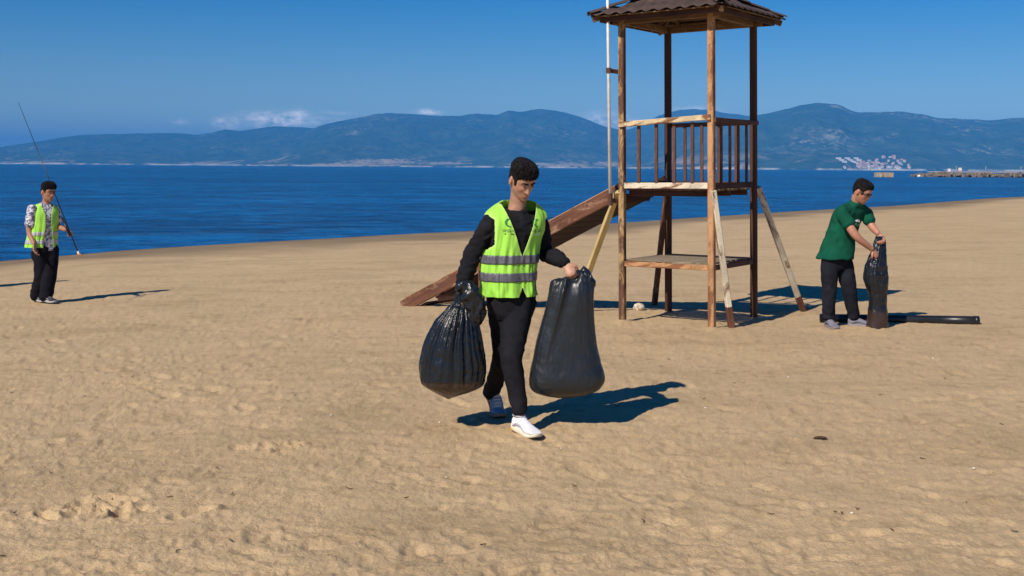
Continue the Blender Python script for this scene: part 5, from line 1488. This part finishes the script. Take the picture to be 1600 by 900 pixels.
# stone jetty
def jetty():
    D = 405.0; x0 = (1424 - 800) / F_PX * D; x1 = x0 + 75
    root = empty('jetty', (x0, D, SEA)); tag(root, 'low stone jetty running out over the sea, topped with a pale walkway', 'jetty')
    V, Fc = [], []; rn = np.random.RandomState(3)
    for i in range(620):
        x = rn.uniform(0, x1 - x0); r = rn.uniform(.35, .85); y = rn.uniform(-2.2, 3.5); z = max(-.2, 1.25 - .55 * abs(y + .3) + rn.normal(0, .25)) * min(1, .35 + x / 6)
        bm_pts = rn.normal(size=(8, 3)); c = np.array([x, y, z]); k = len(V)
        for sx in (-1, 1):
            for sy in (-1, 1):
                for sz in (-1, 1): V.append(tuple(c + np.array([sx, sy, sz * .7]) * r * rn.uniform(.55, 1.0, 3)))
        Fc += [tuple(k + q for q in f) for f in ((0, 1, 3, 2), (4, 6, 7, 5), (0, 4, 5, 1), (2, 3, 7, 6), (0, 2, 6, 4), (1, 5, 7, 3))]
    o = mesh_obj('rubble', V, Fc, flat_mat('jetty_rock', (.33, .26, .19), .6, .8), root); o['kind'] = 'stuff'
    beam('walkway', (7, 2.6, 1.75), (x1 - x0, 2.6, 1.95), 2.4, .28, flat_mat('pale_concrete', (.55, .50, .42), .3, .3), root)
    for x in (17, 27.5, 40): rod('lamp_post', (x, 3.2, 1.8), (x, 3.2, 3.9), .07, .06, M_WALLS[3], root, 6)
    for i, (px, w, h, lab) in enumerate(((1483, .8, .9, 'small white hut standing on the stone jetty, farther out'), (1500, .95, 1.25, 'larger white hut with rusty base standing on the stone jetty'))):
        x = (px - 800) / F_PX * (D + 2.6)
        t = empty('hut', (x, D + 2.6, SEA + 1.93)); tag(t, lab, 'hut', None)
        beam('wall', (0, 0, 0), (0, 0, h), w, w * .8, M_WALLS[0], t, up=(0, 1, 0), ch=.03); beam('roof', (0, 0, h), (0, 0, h + .16), w * 1.15, w * .95, M_WALLS[3], t, up=(0, 1, 0), ch=.03)
        if i: beam('base', (0, -.02, 0), (0, -.02, .4), w * 1.06, w * .86, M_TILE, t, up=(0, 1, 0), ch=.03)
    b = lump('buoy', (((1436 - 800) / F_PX) * 398, 398, SEA + .25), .55, 2, M_WALLS[0], .9, .1); tag(b, 'round white buoy floating just off the head of the jetty', 'buoy')
jetty()
for k, (pa, pb, lab) in enumerate(((1367.5, 1377, 'weathered concrete block standing in the sea, shorter of two'), (1379.5, 1394.5, 'longer rust-stained concrete block standing in the sea off the jetty'))):
    D = 372.0; a = (pa - 800) / F_PX * D; b = (pb - 800) / F_PX * D
    bm = bmesh.new(); bmesh.ops.create_cube(bm, size=1.0); bmesh.ops.subdivide_edges(bm, edges=bm.edges[:], cuts=4, use_grid_fill=True)
    P_ = np.array([v.co[:] for v in bm.verts]); n_ = perlin3(P_ * 2.3 + k * 7, 3 + k)
    for v, q in zip(bm.verts, n_): v.co = Vector((v.co.x * (b - a), v.co.y * 2.2, (v.co.z + .5) * 1.65 - .2)) * (1 + .10 * q)
    me = bpy.data.meshes.new('concrete_block'); bm.to_mesh(me); bm.free(); me.materials.append(flat_mat('stained_concrete_%s' % ('a', 'b')[k], ((.50, .44, .32), (.52, .38, .24))[k], .5, 1.2))
    o = bpy.data.objects.new('concrete_block', me); o.location = ((a + b) / 2, D, SEA); put(o); tag(o, lab, 'concrete block')

# ================================================================== SMALL THINGS ON THE SAND
M_TWIG = flat_mat('dry_twig', (.12, .080, .048), .5, 30); M_SHELL = flat_mat('white_shell', (.82, .78, .70), .2, 30)
def sand_z(x, y): return _bv.ray_cast(Vector((x, y, 5)), Vector((0, 0, -1)))[0].z
_c = coords(beach); _rows = 622; 
_sel = [p for p in beach.data.polygons if False]
from mathutils import kdtree
_near = np.where((_c[:, 1] > 2.4) & (_c[:, 1] < 25) & (np.abs(_c[:, 0]) < 12))[0][::3]
_kd = kdtree.KDTree(len(_near))
for _i, _v in enumerate(_near): _kd.insert((_c[_v, 0], _c[_v, 1], 0), _i)
_kd.balance()
def sand_z(x, y): return float(_c[_near[_kd.find((x, y, 0))[1]], 2])
# dark seed pod
x, y, _ = px_ground(1285, 687); z = sand_z(x, y)
v, f = limb([(-.046, 0, 0), (-.025, .003, .004), (0, 0, .006), (.028, -.002, .004), (.046, .002, 0)], [.003, .011, .014, .011, .003], 18, 12, flat=(0, 0, 1), flat_k=.6)
o = mesh_obj('seed_pod', v, f, flat_mat('brown_pod', (.085, .045, .025), .3, 40), None, True, loc=(x, y, z + .006)); tag(o, 'dark brown pod-shaped piece of driftwood alone on the open sand', 'driftwood')
rnd = random.Random(31)
tw = [(1107, 627), (1322, 803), (1345, 797), (1205, 804), (1518, 787), (1400, 830), (1440, 716), (1305, 801), (206, 568), (205, 591), (24, 615), (365, 776), (345, 735), (80, 737), (24, 800), (280, 868), (367, 853), (10, 872), (230, 585), (270, 780), (180, 775), (1565, 664), (1590, 833), (965, 640), (640, 780), (760, 850), (1050, 560), (1150, 600), (900, 760), (1010, 815), (550, 768), (462, 620), (132, 620), (1480, 590), (1380, 620)]
for (px, py) in tw:
    x, y, _ = px_ground(px + rnd.uniform(-4, 4), py); z = sand_z(x, y); a = rnd.uniform(0, 3.14); L = rnd.uniform(.008, .022)
    pts = [(L * k * math.cos(a + .5 * k * rnd.uniform(-1, 1)), L * k * math.sin(a), .003 + .012 * abs(k) * rnd.random()) for k in (-1, -.4, .3, 1)]
    v, f = limb(pts, [.0018, .0028, .0026, .0014], 8, 6)
    o = mesh_obj('twig', v, f, M_TWIG, None, True, loc=(x, y, z + .002)); tag(o, 'short dark dry twig lying on the open sand', 'twig', 'twigs scattered over the sand')
for (px, py) in [(1385, 526), (1234, 589), (1105, 640), (1335, 804), (1525, 732), (690, 660), (440, 640), (700, 745), (520, 650), (880, 700), (590, 560), (1460, 560), (330, 610)]:
    x, y, _ = px_ground(px, py); z = sand_z(x, y)
    o = lump('shell_fragment', (x, y, z + .004), rnd.uniform(.005, .009), rnd.randint(0, 90), M_SHELL, .5); tag(o, 'tiny white shell fragment on the open sand', 'shell', 'shell fragments on the sand')

# someone standing just outside the frame, whose shadow crosses the sand behind the rod carrier
tx, ty, tz = px_ground(104, 438.5)
def copy_tree(o, parent=None):
    c = o.copy(); col.objects.link(c)
    if parent is not None: c.parent = parent
    for ch in list(o.children): copy_tree(ch, c)
    return c
pc = copy_tree(PR); hx_, hy_ = tx - 1.70 * SUN_A, ty - 1.70 * SUN_B
pc.location = (hx_, hy_, ground(hx_, hy_))
pc['label'] = 'person in yellow-green vest with empty hands standing farther along the beach'
